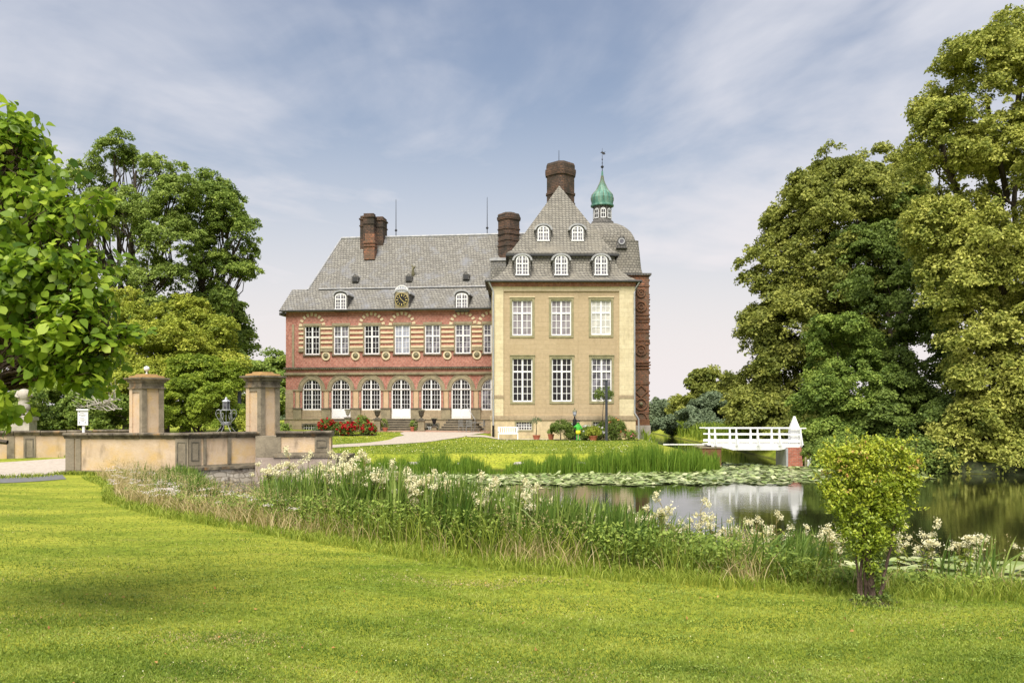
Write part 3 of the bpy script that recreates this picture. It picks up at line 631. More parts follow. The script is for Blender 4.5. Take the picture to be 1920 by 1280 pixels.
for py, r, n in ((549,.34,8),(574,.42,8),(656,.42,16),(757,.46,16)):
    z = PZ(py, 64.5); mb.band(C(tcx, z, r-.1, n), C(tcx, z, r+.03, n), -TH-.09, -TH+.02); mb.band(C(tcx, z, r*.28, n), C(tcx, z, r*.5, n), -TH-.07, -TH+.02)
    mb.band(C(tcx, z, r*.7, n), C(tcx, z, r*.74, n), -TH-.05, -TH+.02)
z = PZ(733, 64.5); mb.band(C(tcx, z, .40, 4), C(tcx, z, .52, 4), -TH-.09, -TH+.02)
z = PZ(783, 64.5); mb.band(arch_pts(tcx, z, .36, .36, 10), arch_pts(tcx, z, .47, .47, 10), -TH-.09, -TH+.02)
for a in range(40):
    zc = random.uniform(PZ(780, 64.5), PZ(520, 64.5)); mb.box(TH-.02, TH+random.uniform(.04,.09), -TH-.04, -TH+.3, zc-.05, zc+.05)
mb.build('brick_relief', M['relief'], tower)
b_ = MB(); b_.lathe([(.02,0),(.12,.03),(.15,.1),(.12,.17),(.02,.2)], 12); ob = b_.build('stone_boss', M['bronze'], tower, smooth=True, loc=(tcx, -TH+.02, PZ(757, 64.5))); ob.rotation_euler = (PI/2, 0, 0)
MB().box(-TH-.16, TH+.16, -TH-.16, TH+.16, PZ(516, 64.5), PZ(512.5, 64.5)).build('cornice', M['slate_dark'], tower)
prof = [(2.85,12.46),(2.74,12.9),(2.70,13.3),(2.62,14.2),(2.55,14.93),(2.56,15.05),(2.36,15.08),(2.25,15.45),(2.05,15.85),(1.8,16.15),(1.5,16.42),(1.1,16.66),(.7,16.8)]
mb = MB()
rings = []
for h_, z_ in prof:
    ring = []
    for q in range(4):
        a0 = PI/4+q*PI/2+PI; r_ = h_; cn = min(.4, h_*.2)
        cx_, cy_ = (-1,1,1,-1)[q]*(h_-cn), (-1,-1,1,1)[q]*(h_-cn)
        st = (PI, 1.5*PI, 0, .5*PI)[q]
        for t in range(4): ring.append((cx_+cn*math.cos(st+t*PI/6), cy_+cn*math.sin(st+t*PI/6), z_))
    rings.append(ring)
mb.loft(rings); mb.build('dome_roof', M['slate_warm'], tower)
# porthole dormer on the dome
d = MB().extr([(-.42,0)]+arch_pts(0,.55,.3,.42,8)+[(.42,0)], 0, .7).build('dormer', M['slate_dark'], tower, loc=(PX(1165, 65.1)-TX, -2.78, PZ(466, 65.1)))
mb = MB(); mb.band(C(0,.52,.16), C(0,.52,.25), -.05, .0); mb.build('window_frame', M['lead'], d)
MB().extr(C(0,.52,.17)[:-1], -.02, -.005).build('pane', M['glass_mid'], d)
# cupola
mb = MB(); mb.lathe([(.98,16.55),(.92,16.95),(.80,17.05),(.74,17.1),(.74,18.2)], 8, 0, 0, True, PI/8); mb.build('lantern_drum', M['slate_dark'], tower)
for q in range(8):
    a = q*PI/4-PI/2; w2 = MB(); w2.extr([(-.2,0)]+arch_pts(0,.62,.2,.2,8)+[(.2,0)], -.02, .01)
    o = w2.build('lantern_window', M['white'], tower, loc=(.70*math.cos(a), .70*math.sin(a), 17.2), rotz=a+PI/2)
    MB().box(-.14,-.02,-.028,-.02,.08,.36).box(.02,.14,-.028,-.02,.08,.36).box(-.14,-.02,-.028,-.02,.42,.66).box(.02,.14,-.028,-.02,.42,.66).build('pane', M['glass'], o)
zc = lambda py: PZ(py, 67.7)
mb = MB(); oz = [(.84,388.5),(.92,387.5),(.92,385),(.84,384),(.88,378),(.90,372),(.83,366),(.66,361),(.50,357),(.40,352.5),(.31,348),(.22,343.5),(.14,338),(.09,330),(.06,321)]
mb.lathe([(r_, zc(p)) for r_, p in oz], 16)
mb.build('onion_dome', M['copper'], tower)
mb = MB()
for q in range(16):
    a = 2*PI*q/16; mb.tube([(r_*1.01*math.cos(a), r_*1.01*math.sin(a), zc(p)) for r_, p in oz[4:14]], .016, 4)
mb.build('copper_seam', M['bronze'], tower)
mb = MB(); mb.tube([(0,0,zc(322)),(0,0,zc(278))], [.03,.012], 6)
for p, r_ in ((313,.13),(299,.06),(306,.05)): mb.lathe([(.01,zc(p)-r_),(r_*.8,zc(p)-r_*.5),(r_,zc(p)),(r_*.8,zc(p)+r_*.5),(.01,zc(p)+r_)], 10)
mb.build('finial', M['iron'], tower, smooth=True)
mb = MB(); z = zc(287); mb.extr([(-.16,z+.02),(-.05,z-.02),(.1,z-.14),(.26,z-.1),(.18,z+.02),(.27,z+.1),(.1,z+.06),(-.02,z+.14),(-.08,z+.06)], -.012, .012); mb.build('weather_vane', M['iron'], tower)

# ------------------------------------------------------------------ red brick wing
TH0 = math.atan(.12); CO, SI = math.cos(TH0), math.sin(TH0); RX, RY = PX(920, 69), 69.0
red = empty('brick_wing', (RX, RY, 0), -TH0, 'long red brick castle wing with cream stone bands, arched white doors and slate roof', 'building')
def U(px, v=0):
    t = (px-960)/F; return (t*(RY+v*CO)-RX-v*SI)/(CO+t*SI)
def rz_(py, u, v=0): return EYE+(HOR-py)/F*(RY-u*SI+v*CO)
UM = U(750); RZ = lambda py, v=0: rz_(py, UM, v)
UL = U(536); UR = 4.0
bays_u = [585.5, 639.8, 697.2, 754.2, 811, 868, 921]; bays_l = [584.8, 639.3, 695.6, 752, 808.5, 864.6, 921]
z_g = -.2; z_pl = RZ(786.5); z_sp = RZ(730); z_s0, z_s1, z_s2, z_s3 = RZ(701.5), RZ(697.5), RZ(692), RZ(688.5); z_e = RZ(581.5)
wu = .64; wl = .80
hu = [(U(p)-wu, U(p)+wu, RZ(663.5), RZ(609), 0) for p in bays_u]
rise = RZ(710)-z_sp
hl = []
for k_, p in enumerate(bays_l):
    zb = RZ(784) if k_ % 2 else RZ(768.5); hl.append((U(p)-wl, U(p)+wl, zb, z_sp, rise))
mb = MB(); wall_front(mb, UL, UR, z_s0, z_e+.3, 0, hu, .2)
mb.add([(UL,0,z_sp),(UL,2.4,z_sp),(UL,2.4,z_e+.3),(UL,0,z_e+.3)], [(0,1,2,3)]); mb.box(U(578, 2.2), UR, 2.3, 12, z_g-1, RZ(541, 2.0))
mb.build('wall', M['brick'], red)
# ground floor: brick above the spring line, sandstone below
mb = MB(); 
hs = [(a, b, z_sp, z_sp, rise) for (a, b, c, d, r_) in hl]
wall_front(mb, UL, UR, z_sp, z_s0, 0, hs, .2); mb.build('arcade_wall', M['brick'], red)
mb = MB(); wall_front(mb, UL-.03, UR, z_pl, z_sp-.002, -.0, [(a, b, max(c, z_pl), d-.002, 0) for (a, b, c, d, r_) in hl], .2)
mb.add([(UL-.03,0,z_g-1),(UL-.03,2.4,z_g-1),(UL-.03,2.4,z_sp),(UL-.03,0,z_sp)], [(0,1,2,3)]); mb.build('ground_floor_wall', M['plinth'], red)
bhr = [(U(570), U(598), RZ(806), RZ(797), 0), (U(801), U(821), RZ(806), RZ(795), 0)]
mb = MB(); wall_front(mb, UL-.1, UR, z_g-1, z_pl, -.1, bhr, .25); mb.build('plinth', M['plinth'], red)
MB().box(UL-.14, UR, -.15, -.002, z_pl, z_pl+.07).build('plinth_course', M['stone'], red)
for (a, b, c, d, _) in bhr:
    gm = MB()
    for i in range(7): x = a+(b-a)*i/6; gm.tube([(x,.0,c),(x,.0,d)], .025, 6)
    for i in range(3): z = c+(d-c)*i/2; gm.box(a, b, -.01, .01, z-.015, z+.015)
    o = gm.build('basement_grille', M['white_worn'], red); MB().box(a, b, .1, .12, c, d).build('pane', M['glass'], o)
    MB().box(a-.15, a, -.14, -.102, c, d+.12).box(b, b+.15, -.14, -.102, c, d+.12).box(a, b, -.14, -.102, d, d+.12).build('window_surround', M['dark_stone'], red)
# arch rings, piers, pilaster panels
for k_, p in enumerate(bays_l):
    x = U(p)
    mb = MB(); mb.band(arch_pts(x, z_sp, wl, rise, 20), arch_pts(x, z_sp, wl+.30, rise+.30, 20), -.07, .0); mb.band(arch_pts(x, z_sp, wl+.30, rise+.30, 20), arch_pts(x, z_sp, wl+.36, rise+.36, 20), -.10, .0)
    mb.build('arch_surround', M['stone'], red)
    if k_ < 6:
        x2 = (U(bays_l[k_])+wl+U(bays_l[k_+1])-wl)/2; hwp = (U(bays_l[k_+1])-U(bays_l[k_]))/2-wl
    else: x2 = None
    xs_ = [x2] if x2 is not None else []
    if k_ == 0: xs_.append(x-wl-.42); 
    for q in xs_:
        hp = hwp if q == x2 else .42
        zped = RZ(764.5)
        MB().box(q-hp+.04, q-hp+.2, -.03, 0, zped, z_sp-.1).box(q+hp-.2, q+hp-.04, -.03, 0, zped, z_sp-.1).build('brick_strip', M['brick'], red)
        MB().box(q-hp+.22, q-hp+.28, -.06, 0, zped, z_sp-.1).box(q+hp-.28, q+hp-.22, -.06, 0, zped, z_sp-.1).build('pilaster_edge', M['stone'], red)
        MB().box(q-hp+.28, q+hp-.28, -.05, 0, zped, z_sp-.1).build('pilaster_panel', M['peach'], red)
        MB().box(q-hp+.02, q+hp-.02, -.11, 0, z_sp-.1, z_sp+.02).build('impost_course', M['stone'], red)
        MB().box(q-hp+.08, q+hp-.06, -.16, 0, z_pl+.07, zped-.1).build('pedestal', M['stone'], red)
        MB().box(q-hp+.02, q+hp-.0, -.2, 0, zped-.1, zped).build('pedestal_cap', M['dark_stone'], red)
# windows and doors
for k_, p in enumerate(bays_u):
    gl = ['glass', 'glass_mid', 'glass', 'glass_pale', 'glass_mid', 'glass_mid', 'glass_mid'][k_]
    window(red, U(p), RZ(663.5), .05, wu*2-.01, RZ(609)-RZ(663.5), 2, 3, 2, .39, gl=gl, mun=.03, fr=.08)
    x = U(p)
    MB().box(x-wu-.09, x-wu, -.05, 0, RZ(666), RZ(609)).box(x+wu, x+wu+.09, -.05, 0, RZ(666), RZ(609)).box(x-wu-.14, x+wu+.14, -.07, 0, RZ(609), RZ(604.5)).build('window_surround', M['stone'], red)
    MB().box(x-wu-.14, x+wu+.14, -.12, 0, RZ(666), RZ(663.7)).build('window_sill', M['dark_stone'], red)
for k_, p in enumerate(bays_l):
    door = k_ % 2 == 1; zb = hl[k_][2]
    gl = 'glass' if k_ < 6 else 'glass_mid'
    window(red, U(p), zb, .05, wl*2-.01, z_sp-zb, 3, 4, 2, rise=rise-.01, panel=(RZ(766)-RZ(784)) if door else 0, gl=gl, name='door' if door else 'window', mun=.028, fr=.085, mull=.12)
# cream bands between the upper windows
edges = [(U(559), U(p)) for p in bays_u[:1]]
gaps = [(U(560.5), U(bays_u[0])-wu-.1)]+[(U(a)+wu+.1, U(b)-wu-.1) for a, b in zip(bays_u, bays_u[1:])]
cb_, sb_ = MB(), MB()
for gi, (a, b) in enumerate(gaps):
    mb = MB()
    for py in (614.2, 623, 632, 640.6, 649.6): mb.box(a, b, -.075, 0, RZ(py+1.9), RZ(py-1.9))
    mb.build('stone_band', M['cream'], red)
    MB().box(a, b, -.05, 0, RZ(655.4), RZ(651.7)).box(a-.02, b+.02, -.12, 0, RZ(658), RZ(655.4)).build('lower_moulding', M['stone'], red); MB().box(a, b, -.1, 0, RZ(611), RZ(609.4)).build('upper_moulding', M['stone'], red)
# voussoir arches
for p in (585.5, 697.2, 754.2, 868, 921):
    x = U(p); mb = MB(); zc_ = RZ(609); r0, r1 = .86, 1.13
    for i in range(9):
        a0 = PI*(i+.12)/9+0.0; a1 = a0+PI/9*.55
        if i in (0, 8): 
            pass
        P4 = [(x-r*math.cos(a)*1.0, zc_-.05+(r-.0)*math.sin(a)*1.0) for r, a in ((r0,a0),(r1,a0),(r1,a1),(r0,a1))]
        mb.extr(P4, -.05, 0)
    mb.build('arch_stones', M['cream'], red)
# roundels
for i, p in enumerate((611.5, 667, 724, 780.5, 839, 894.5)):
    x = U(p); z = RZ(666.3); n = 20; C2 = lambda r: [(x+r*math.cos(2*PI*i/n), z+r*math.sin(2*PI*i/n)) for i in range(n+1)]
    rg = MB().band(C2(.23), C2(.36), -.08, 0).build('roundel', M['cream'], red)
    mb = MB(); mb.lathe([(.235,0),(.2,.03),(.14,.10),(.05,.13)], 14); o = mb.build('bronze_relief', M['bronze'], rg, smooth=True, loc=(x, -.01, z)); o.rotation_euler = (PI/2, 0, 0)
# string courses, edge strip, cornice
MB().box(UL-.1, UR, -.16, 0, z_s0, z_s1).box(UL-.06, UR, -.09, 0, z_s0-.09, z_s0).build('string_course', M['stone'], red)
MB().box(UL-.12, UR, -.2, 0, z_s3-.08, z_s3+.04).box(UL-.06, UR, -.1, 0, z_s2, z_s3-.08).build('string_course', M['dark_stone'], red)
mb = MB(); x = UL
while x < .3: mb.box(x, x+.07, -.17, -.1, z_s2+.02, z_s3-.1); x += .16
mb.build('dentil_course', M['cream'], red)
MB().box(U(548), U(552), -.06, 0, RZ(688), RZ(606)).build('corner_strip', M['stone'], red)
MB().box(UL-.25, UR, -.36, 0, z_e-.06, z_e+.05).build('cornice', M['lead'], red)
g = MB(); g.tube([(UL-.4,-.42,z_e+.03),(0.3,-.42,z_e+.03)], .07, 8); g.build('gutter', M['gutter'], red)
mb = MB(); mb.box(UL-.5, UL-.05, -.2, 1.9, z_e-.3, z_e-.08); mb.build('eave_bracket', M['slate_dark'], red)
# steps to the doors
for (px0, px1, top0, top1, k_) in ((706, 798, 729, 776, 0), (822, 905, 842, 888, 1), (618,660,622,656,2)):
    mb = MB(); n = 6; zt = RZ(784.5); zb = .3
    for i in range(n):
        t = i/(n-1); xa = U(px0, -2)*(1-t)+U(top0, -.5)*t; xb = U(px1, -2)*(1-t)+U(top1, -.5)*t
        mb.box(xa, xb, -2.6+i*.34, -.1, zb+(zt-zb)*i/n-(.3 if i == 0 else .0), zb+(zt-zb)*(i+1)/n-.002*i)
    mb.build('door_steps', M['dark_stone'], red)
    mb = MB()
    for i in range(n):
        t = i/(n-1); xa = U(px0, -2)*(1-t)+U(top0, -.5)*t; xb = U(px1, -2)*(1-t)+U(top1, -.5)*t
        mb.box(xa-.03, xb+.03, -2.64+i*.34, -2.3+i*.34, zb+(zt-zb)*(i+1)/n-.002*i-.045, zb+(zt-zb)*(i+1)/n-.002*i+.012)
    mb.build('step_treads', M['parapet_stone'], red)
# roofs
z1 = RZ(538, 1.9)
mb = MB(); e0 = z_e+.06
mb.add([(UL-.42,-.4,e0),(UR,-.4,e0),(UR,2.3,z1),(U(547,2.2),2.3,z1),(UL-.42,2.6,e0)], [(0,1,2,3),(0,3,4)])
mb.build('lower_roof', M['slate'], red)
zr = EYE+(HOR-443)/F*(RY+7*CO-U(790)*SI); a = U(577, 2.2); rl = U(640, 7)
mb = MB(); mb.add([(a,2.15,z1-.12),(UR+3,2.15,z1-.12),(UR+3,7,zr),(rl,7,zr),(a,12,z1-.12),(UR+3,12,z1-.12)], [(0,1,2,3),(0,3,4),(4,3,2,5)])
mb.build('main_roof', M['slate'], red)
MB().tube([(a+1, 2.12, z1-.02), (UR, 2.12, z1-.02)], .06, 6).build('roof_joint', M['lead'], red)
mb = MB(); mb.tube([(rl,7,zr+.03),(UR+3,7,zr+.03)], .12, 6); mb.tube([(a,2.15,z1-.08),(rl,7,zr+.02)], .07, 6); mb.build('ridge_capping', M['lead'], red)
for p, ck in ((639, 0), (753.5, 1), (866, 0)):
    vv = -.28; dormer(red, U(p, vv), rz_(582 if not ck else 580, U(p), vv)-.1, vv, 1.15 if not ck else 1.25, 1.35, .33, 2.6, .95 if not ck else 1.1, 1.0, .26, M['slate_dark'], clock=bool(ck))
for p, q in ((668, 526), (768, 525), (875, 521.5)):
    u_ = U(p, 3); v_ = 2.6; z0 = rz_(q, u_, v_)-.1
    d = MB().extr([(-.28,0),(-.28,.42),(0,.66),(.28,.42),(.28,0)], 0, .9).build('vent_dormer', M['slate_dark'], red, loc=(u_, v_, z0))
    MB().box(-.2,.2,-.02,-.005,.06,.4).build('shutter', M['gutter'], d)
mb = MB(); mb.tube([(0,.2,-.5),(0,0,0),(0,-.05,.35),(.05,-.1,.6)], [.08,.16,.1,.12], 8); mb.tube([(0,-.05,.4),(.2,-.2,.62),(.3,-.25,.55)], [.09,.08,.02], 6); mb.tube([(0,-.05,.6),(-.14,-.05,.82)], [.08,.03], 6)
u_ = U(776, 3.6); mb.build('roof_figure', M['bronze'], red, smooth=True, loc=(u_, 3.3, rz_(514, u_, 3.3)))
# chimneys of the brick wing
u_ = U(699, 6.5); zt = rz_(407, u_, 6.5)
mb = MB(); zb = zt-3.6
for (xa, xb, ya, yb, top) in ((-1.0,.35,5.9,7.3,0),(-.1,1.02,6.2,7.6,-.03),(-.55,.4,5.4,6.1,.1)):
    mb.box(u_+xa, u_+xb, ya, yb, zb, zt+top-.35); mb.box(u_+xa-.06, u_+xb+.06, ya-.06, yb+.06, zt+top-.95, zt+top-.85); mb.box(u_+xa-.08, u_+xb+.08, ya-.08, yb+.08, zt+top-.35, zt+top-.22); mb.box(u_+xa+.02, u_+xb-.02, ya+.02, yb-.02, zt+top-.22, zt+top)
ch = mb.build('chimney', M['chim_brick'], red)
mb = MB(); x = U(694, 5); mb.box(x-.48, x+.48, 4.7, 5.5, rz_(481,x,5)-.3, rz_(455,x,5)); mb.box(x-.55, x+.55, 4.62, 5.5, rz_(457,x,5), rz_(453,x,5)); mb.box(x-.55,x+.55,4.62,5.5,rz_(463,x,5),rz_(461,x,5)); mb.box(x-.42, x+.42, 4.85, 5.6, rz_(455,x,5), rz_(438,x,5)); mb.build('chimney_foot', M['old_brick'], ch)
u_ = U(954, 5.2); chimney(red, u_, 5.2, rz_(490, u_, 5.2), rz_(402, u_, 5.2), .93)
for p, q in ((742.5, 374), (913.5, 370)):
    u_ = U(p, 7); MB().tube([(u_,7,zr),(u_,7,rz_(q,u_,7))], [.04,.02], 6).lathe([(.02,zr+.5),(.14,zr+.62),(.02,zr+.78)], 8, u_, 7).build('lightning_rod', M['iron'], red)
u_ = U(925, 3); MB().box(u_-.1, u_+1.7, 2.2, 4.2, rz_(516,u_,3)-.5, rz_(492,u_,3)).build('roof_box', M['slate'], red); MB().box(u_-.2, u_+1.8, 2.1, 4.3, rz_(492,u_,3), rz_(487,u_,3)).build('roof_box_cover', M['lead'], red)
# ------------------------------------------------------------------ stone bridge: parapets, gate pillars, buttress
def parapet(label, P0, P1, zb, zt, th, panels, cap_over=.12, name='parapet_wall', ledge=None, taper=None):
    """P0->P1 in plan; panels: list of (t0,t1) stone uprights as fractions"""
    P0 = Vector(P0); P1 = Vector(P1); D = P1-P0; L_ = D.length; a = math.atan2(D.y, D.x)
    e = empty(name, (P0.x, P0.y, zb), a, label, 'wall', 'parapet walls of the stone bridge')
    H_ = zt-zb
    MB().box(0, L_, 0, th, -1.2, H_-.2).build('wall', M['parapet'], e)
    MB().box(-.03, L_+.03, -.035, th+.035, -1.2, .12).build('wall_base', M['parapet_stone'], e)
    for (t0, t1) in panels:
        x0, x1 = t0*L_, t1*L_
        mb = MB().box(x0, x1, -.05, th+.04, .12, H_-.2); w_ = x1-x0
        o = mb.build('stone_upright', M['parapet_stone'], e)
        if w_ > .35:
            f = .07; q = MB(); q.box(x0+f, x1-f, -.065, -.05, .3, .34).box(x0+f, x1-f, -.065, -.05, H_-.36, H_-.32).box(x0+f, x0+f+.04, -.065, -.05, .34, H_-.36).box(x1-f-.04, x1-f, -.065, -.05, .34, H_-.36); q.build('panel_moulding', M['dark_stone'], o)
    # coping in separate stones with a moulded underside
    n = max(1, round(L_/1.1)); mb = MB(); o_ = cap_over
    for i in range(n):
        x0 = -o_*.6+(L_+o_*1.2)*i/n+.012; x1 = -o_*.6+(L_+o_*1.2)*(i+1)/n-.012; dz = random.uniform(-.014, .014); dy_ = random.uniform(-.012, .012)
        prof_ = [(-.03,H_-.2),(-.05,H_-.14),(-.09,H_-.12),(-.1,H_-.07),(-.16,H_-.05),(-.165,H_+.0),(-.12,H_+.03),(th+.12,H_+.03),(th+.16,H_),(th+.16,H_-.05),(th+.09,H_-.1),(th+.03,H_-.2)]
        mb.add([(x0, y+dy_, z+dz) for y, z in prof_]+[(x1, y+dy_, z+dz) for y, z in prof_],
               [tuple(range(12)), tuple(range(23, 11, -1))]+[(k, (k+1) % 12, (k+1) % 12+12, k+12) for k in range(12)])
    mb.build('coping', M['coping'], e)
    if ledge is not None:
        MB().box(-.1, L_+.02, -.13, .0, ledge-zb-.1, ledge-zb).build('ledge', M['coping'], e)
        mb = MB(); mb.box(0, L_, -.06, th+.02, -2.2, ledge-zb-.1); mb.build('rubble_base', M['rubble'], e)
    return e
ZT = 1.25
A_ = (PX(124, 33.8), 33.8); B_ = (PX(354, 33.5), 33.5); C_ = (PX(374, 33.7), 33.7); D_ = (PX(482, 35.5), 35.5)
parapet('long stained parapet wall nearest the lawn with white notice board behind it', A_, B_, -.32, ZT, .45, [(0,.07),(.08,.125),(.895,1.0)])
parapet('receding parapet wall above limewashed rubble beside the right gate pillar', B_, D_, -.12, ZT, .42, [(0.0,.16),(.2,.24),(.55,.60)], ledge=-.1)
E_ = (PX(521, 35.1), 35.1); F_ = (PX(620, 35.2), 35.2)
parapet('short end parapet with framed stone panel above the pinkish buttress', E_, F_, .32, 1.27, .45, [(0,.06),(.70,.97)])
parapet('far parapet wall across the bridge roadway below the stone statue', (PX(-75, 37.4), 37.4), (PX(262, 40.6), 40.6), -.28, 1.2, .45, [(.245,.285),(.335,.40),(.59,.65),(.85,.9)])
b = empty('bridge_buttress', (PX(482, 35.3), 35.3, -.8), 0, 'broad pinkish grey buttress of the bridge standing in the moat plants', 'buttress')
wB = PX(655, 35.3)-PX(482, 35.3)
MB().box(0, wB-.5, -.25, 1.4, -1.2, 1.02).build('buttress_wall', M['buttress'], b)
MB().add([(wB-.5,-.25,-1.2),(wB,.25,-1.2),(wB,1.4,-1.2),(wB-.5,1.4,-1.2),(wB-.5,-.25,1.02),(wB-.05,.25,1.02),(wB-.05,1.4,1.02),(wB-.5,1.4,1.02)], [(0,3,2,1),(4,5,6,7),(0,1,5,4),(1,2,6,5),(2,3,7,6),(3,0,4,7)]).build('buttress_end', M['parapet_stone'], b)
MB().box(.75, wB-.02, -.3, 1.42, 1.025, 1.12).build('ledge', M['coping'], b)
MB().box(.0, .95, -.22, 1.0, 1.03, 1.9).build('pillar_base', M['parapet_stone'], b)

def pillar(label, x, y, zb, zt, w_, rot, finial=False):
    e = empty('gate_pillar', (x, y, zb), rot, label, 'gate pillar', 'stone gate pillars of the bridge')
    H_ = zt-zb; h = w_/2; sh = H_-.62
    MB().box(-h, h, -h, h, -.6, .12).build('pillar_base', M['parapet_stone'], e)
    MB().box(-h+.06, h-.06, -h+.06, h-.06, .12, sh).build('shaft', M['parapet'], e)
    mb = MB(); k = .24
    for sx in (-1, 1):
        for sy in (-1, 1):
            xa, xb = sorted((sx*h, sx*(h-k))); ya, yb = sorted((sy*h, sy*(h-k)))
            mb = MB(); mb.box(xa, xb, ya, yb, .12, sh*.46).box(xa+.004, xb-.004, ya+.004, yb-.004, sh*.46+.01, sh); mb.build('corner_stone', M['parapet_stone'] if (sx, sy) != (-1, -1) else M['parapet'], e)
    MB().box(-h+.24, h-.24, -h+.012, h-.012, sh-.16, sh).build('shaft_head', M['parapet_stone'], e)
    r4 = lambda r, z: [(-r,-r,z),(r,-r,z),(r,r,z),(-r,r,z)]
    mb = MB(); mb.loft([r4(h+.05,sh),(r4(h+.05,sh+.06)),r4(h-.0,sh+.065),r4(h,sh+.26),r4(h+.06,sh+.28),r4(h+.06,sh+.34),r4(h+.15,sh+.40),r4(h+.19,sh+.43),r4(h+.19,sh+.49),r4(h+.05,sh+.50)]); mb.build('capital', M['coping'], e)
    mb = MB(); mb.loft([r4(h+.02,sh+.5),r4(h-.0,sh+.57),r4(h-.18,sh+.60),r4(h-.2,sh+.66)]); mb.build('cap_stone', M['lichen'], e)
    if finial:
        mb = MB(); z0 = sh+.66; mb.lathe([(.07,z0),(.035,z0+.05),(.03,z0+.13),(.1,z0+.17),(.13,z0+.25),(.1,z0+.33),(.01,z0+.37)], 12); mb.build('finial', M['white'], e, smooth=True)
    return e
pr = math.radians(-36)
pillar('right gate pillar topped with thick orange lichen beside the brick castle wing', PX(493, 36.3), 36.3, .1, PZ(699, 36.3), 1.0, pr)
pillar('left gate pillar topped with a small white ball finial in front of bushes', PX(275, 38.6), 38.6, -.1, PZ(703, 38.6), 1.06, pr, True)

# notice board
e = empty('notice_board', (PX(156.5, 34.6), 34.6, gz(PX(156, 34.6), 34.6)), math.radians(4), 'white notice board on a post behind the long parapet wall', 'notice board'); zb = e.location.z
h0, h1 = PZ(797, 34.6)-zb, PZ(769, 34.6)-zb
MB().box(-.045, .045, -.02, .05, -.1, h0+.1).build('post', M['white'], e)
bd = MB().box(-.2, .2, -.07, -.02, h0, h1).build('board', M['white'], e)
MB().box(-.235, .235, -.12, .03, h1, h1+.06).build('board_roof', M['white'], e)
mb = MB(); HH = h1-h0
for t, xa, xb in ((.80,-.09,.06),(.70,-.15,.13),(.62,-.07,.11),(.47,-.1,.07),(.38,-.15,.14),(.29,-.06,.06)):
    x = xa
    while x < xb: wv = random.uniform(.015,.035); mb.box(x, min(x+wv, xb), -.0745, -.0705, h0+HH*t-.009, h0+HH*t+.009); x += wv+.012
mb.box(-.16,-.12,-.075,-.0705,h0+HH*.87,h0+HH*.93); mb.build('printed_text', M['iron'], bd)
mb = MB(); mb.box(-.15,-.1,-.0745,-.0705,h0+.07,h0+.16).box(.08,.12,-.0745,-.0705,h0+.08,h0+.16); mb.build('printed_emblem', M['zinc'], bd)

# statue on pedestal
sx, sy = PX(45, 42.5), 42.5
e = empty('pedestal', (sx, sy, 0), .1, 'square stone pedestal carrying the statue beyond the far parapet', 'pedestal')
zt = PZ(782, sy); MB().box(-.52,.52,-.52,.52,-.3,.9).build('pedestal_foot', M['statue'], e); MB().box(-.43,.43,-.43,.43,.9,zt-.16).build('pedestal_block', M['statue'], e); MB().box(-.5,.5,-.5,.5,zt-.16,zt).build('pedestal_cap', M['statue'], e)
e = empty('statue', (sx, sy, zt), .15, 'pale weathered stone statue of a robed figure on a pedestal', 'statue')
def ell(mb, cx, cy, z0, prof, n=14):
    mb.loft([[(cx+dx_+a*math.cos(2*PI*i/n)*(1+.07*math.sin(6*PI*i/n+zq*7)), cy+b*math.sin(2*PI*i/n)*(1+.07*math.sin(6*PI*i/n+zq*7)), z0+zq) for i in range(n)] for zq, a, b, dx_ in prof])
mb = MB(); mb.cbox(0,0,0,.62,.5,.08)
ell(mb, -.13, 0, .06, [(0,.08,.13,0),(.12,.075,.08,0),(.4,.10,.10,0)], 10); ell(mb, .13, 0, .06, [(0,.08,.13,0),(.12,.07,.08,0),(.4,.10,.10,0)], 10)
ell(mb, 0, 0, .38, [(0,.27,.2,0),(.1,.29,.22,0),(.35,.25,.2,0),(.5,.22,.17,0),(.52,.27,.2,0),(.75,.29,.2,0),(.95,.27,.17,0),(1.02,.12,.1,0)])
mb.build('robed_body', M['statue'], e, smooth=True)
mb = MB(); mb.lathe([(.07,1.36),(.07,1.44),(.12,1.5),(.135,1.6),(.12,1.72),(.02,1.77)], 12); mb.build('head', M['statue'], e, smooth=True)
mb = MB(); mb.tube([(.24,0,1.3),(.36,-.06,1.05),(.27,-.24,1.1),(.3,-.28,1.25)], [.09,.08,.06,.05], 8); mb.build('arm', M['statue'], e, smooth=True)
mb = MB(); mb.tube([(-.24,0,1.3),(-.33,-.06,1.05),(-.18,-.22,.98)], [.09,.08,.055], 8); mb.build('arm', M['statue'], e, smooth=True)

# ornate lantern on the parapet
e = empty('iron_lantern', (PX(424, 34.75), 34.75, ZT+.03), 0, 'ornate openwork iron lantern standing on the parapet coping', 'lantern')
s_ = 34.75/F
mb = MB(); ball = lambda t, r: (r*math.cos(t), r*math.sin(t))
for k in range(6):
    a = k*PI/3+.3; pts = [(17,0),(10,8),(7.5,14),(9,18),(15,26),(19,34),(17,41),(12,43)]
    mb.tube([(r*s_*math.cos(a), r*s_*math.sin(a), z*s_) for r, z in pts], .011, 5)
    mb.tube([((14+4*math.cos(t))*s_*math.cos(a), (14+4*math.cos(t))*s_*math.sin(a), (30+6*math.sin(t))*s_) for t in np.linspace(0, 5.2, 10)], .008, 4)
    mb.tube([(r*s_*math.cos(a+.5), r*s_*math.sin(a+.5), z*s_) for r, z in [(7,16),(12,24),(9,32),(13,40)]], .008, 4)
for r, z in ((9,15),(8.5,17),(16,41),(7,13)):
    mb.tube([(r*s_*math.cos(t), r*s_*math.sin(t), z*s_) for t in np.linspace(0, 2*PI, 20)], .012, 4)
mb.build('openwork_stand', M['silver_iron'], e)
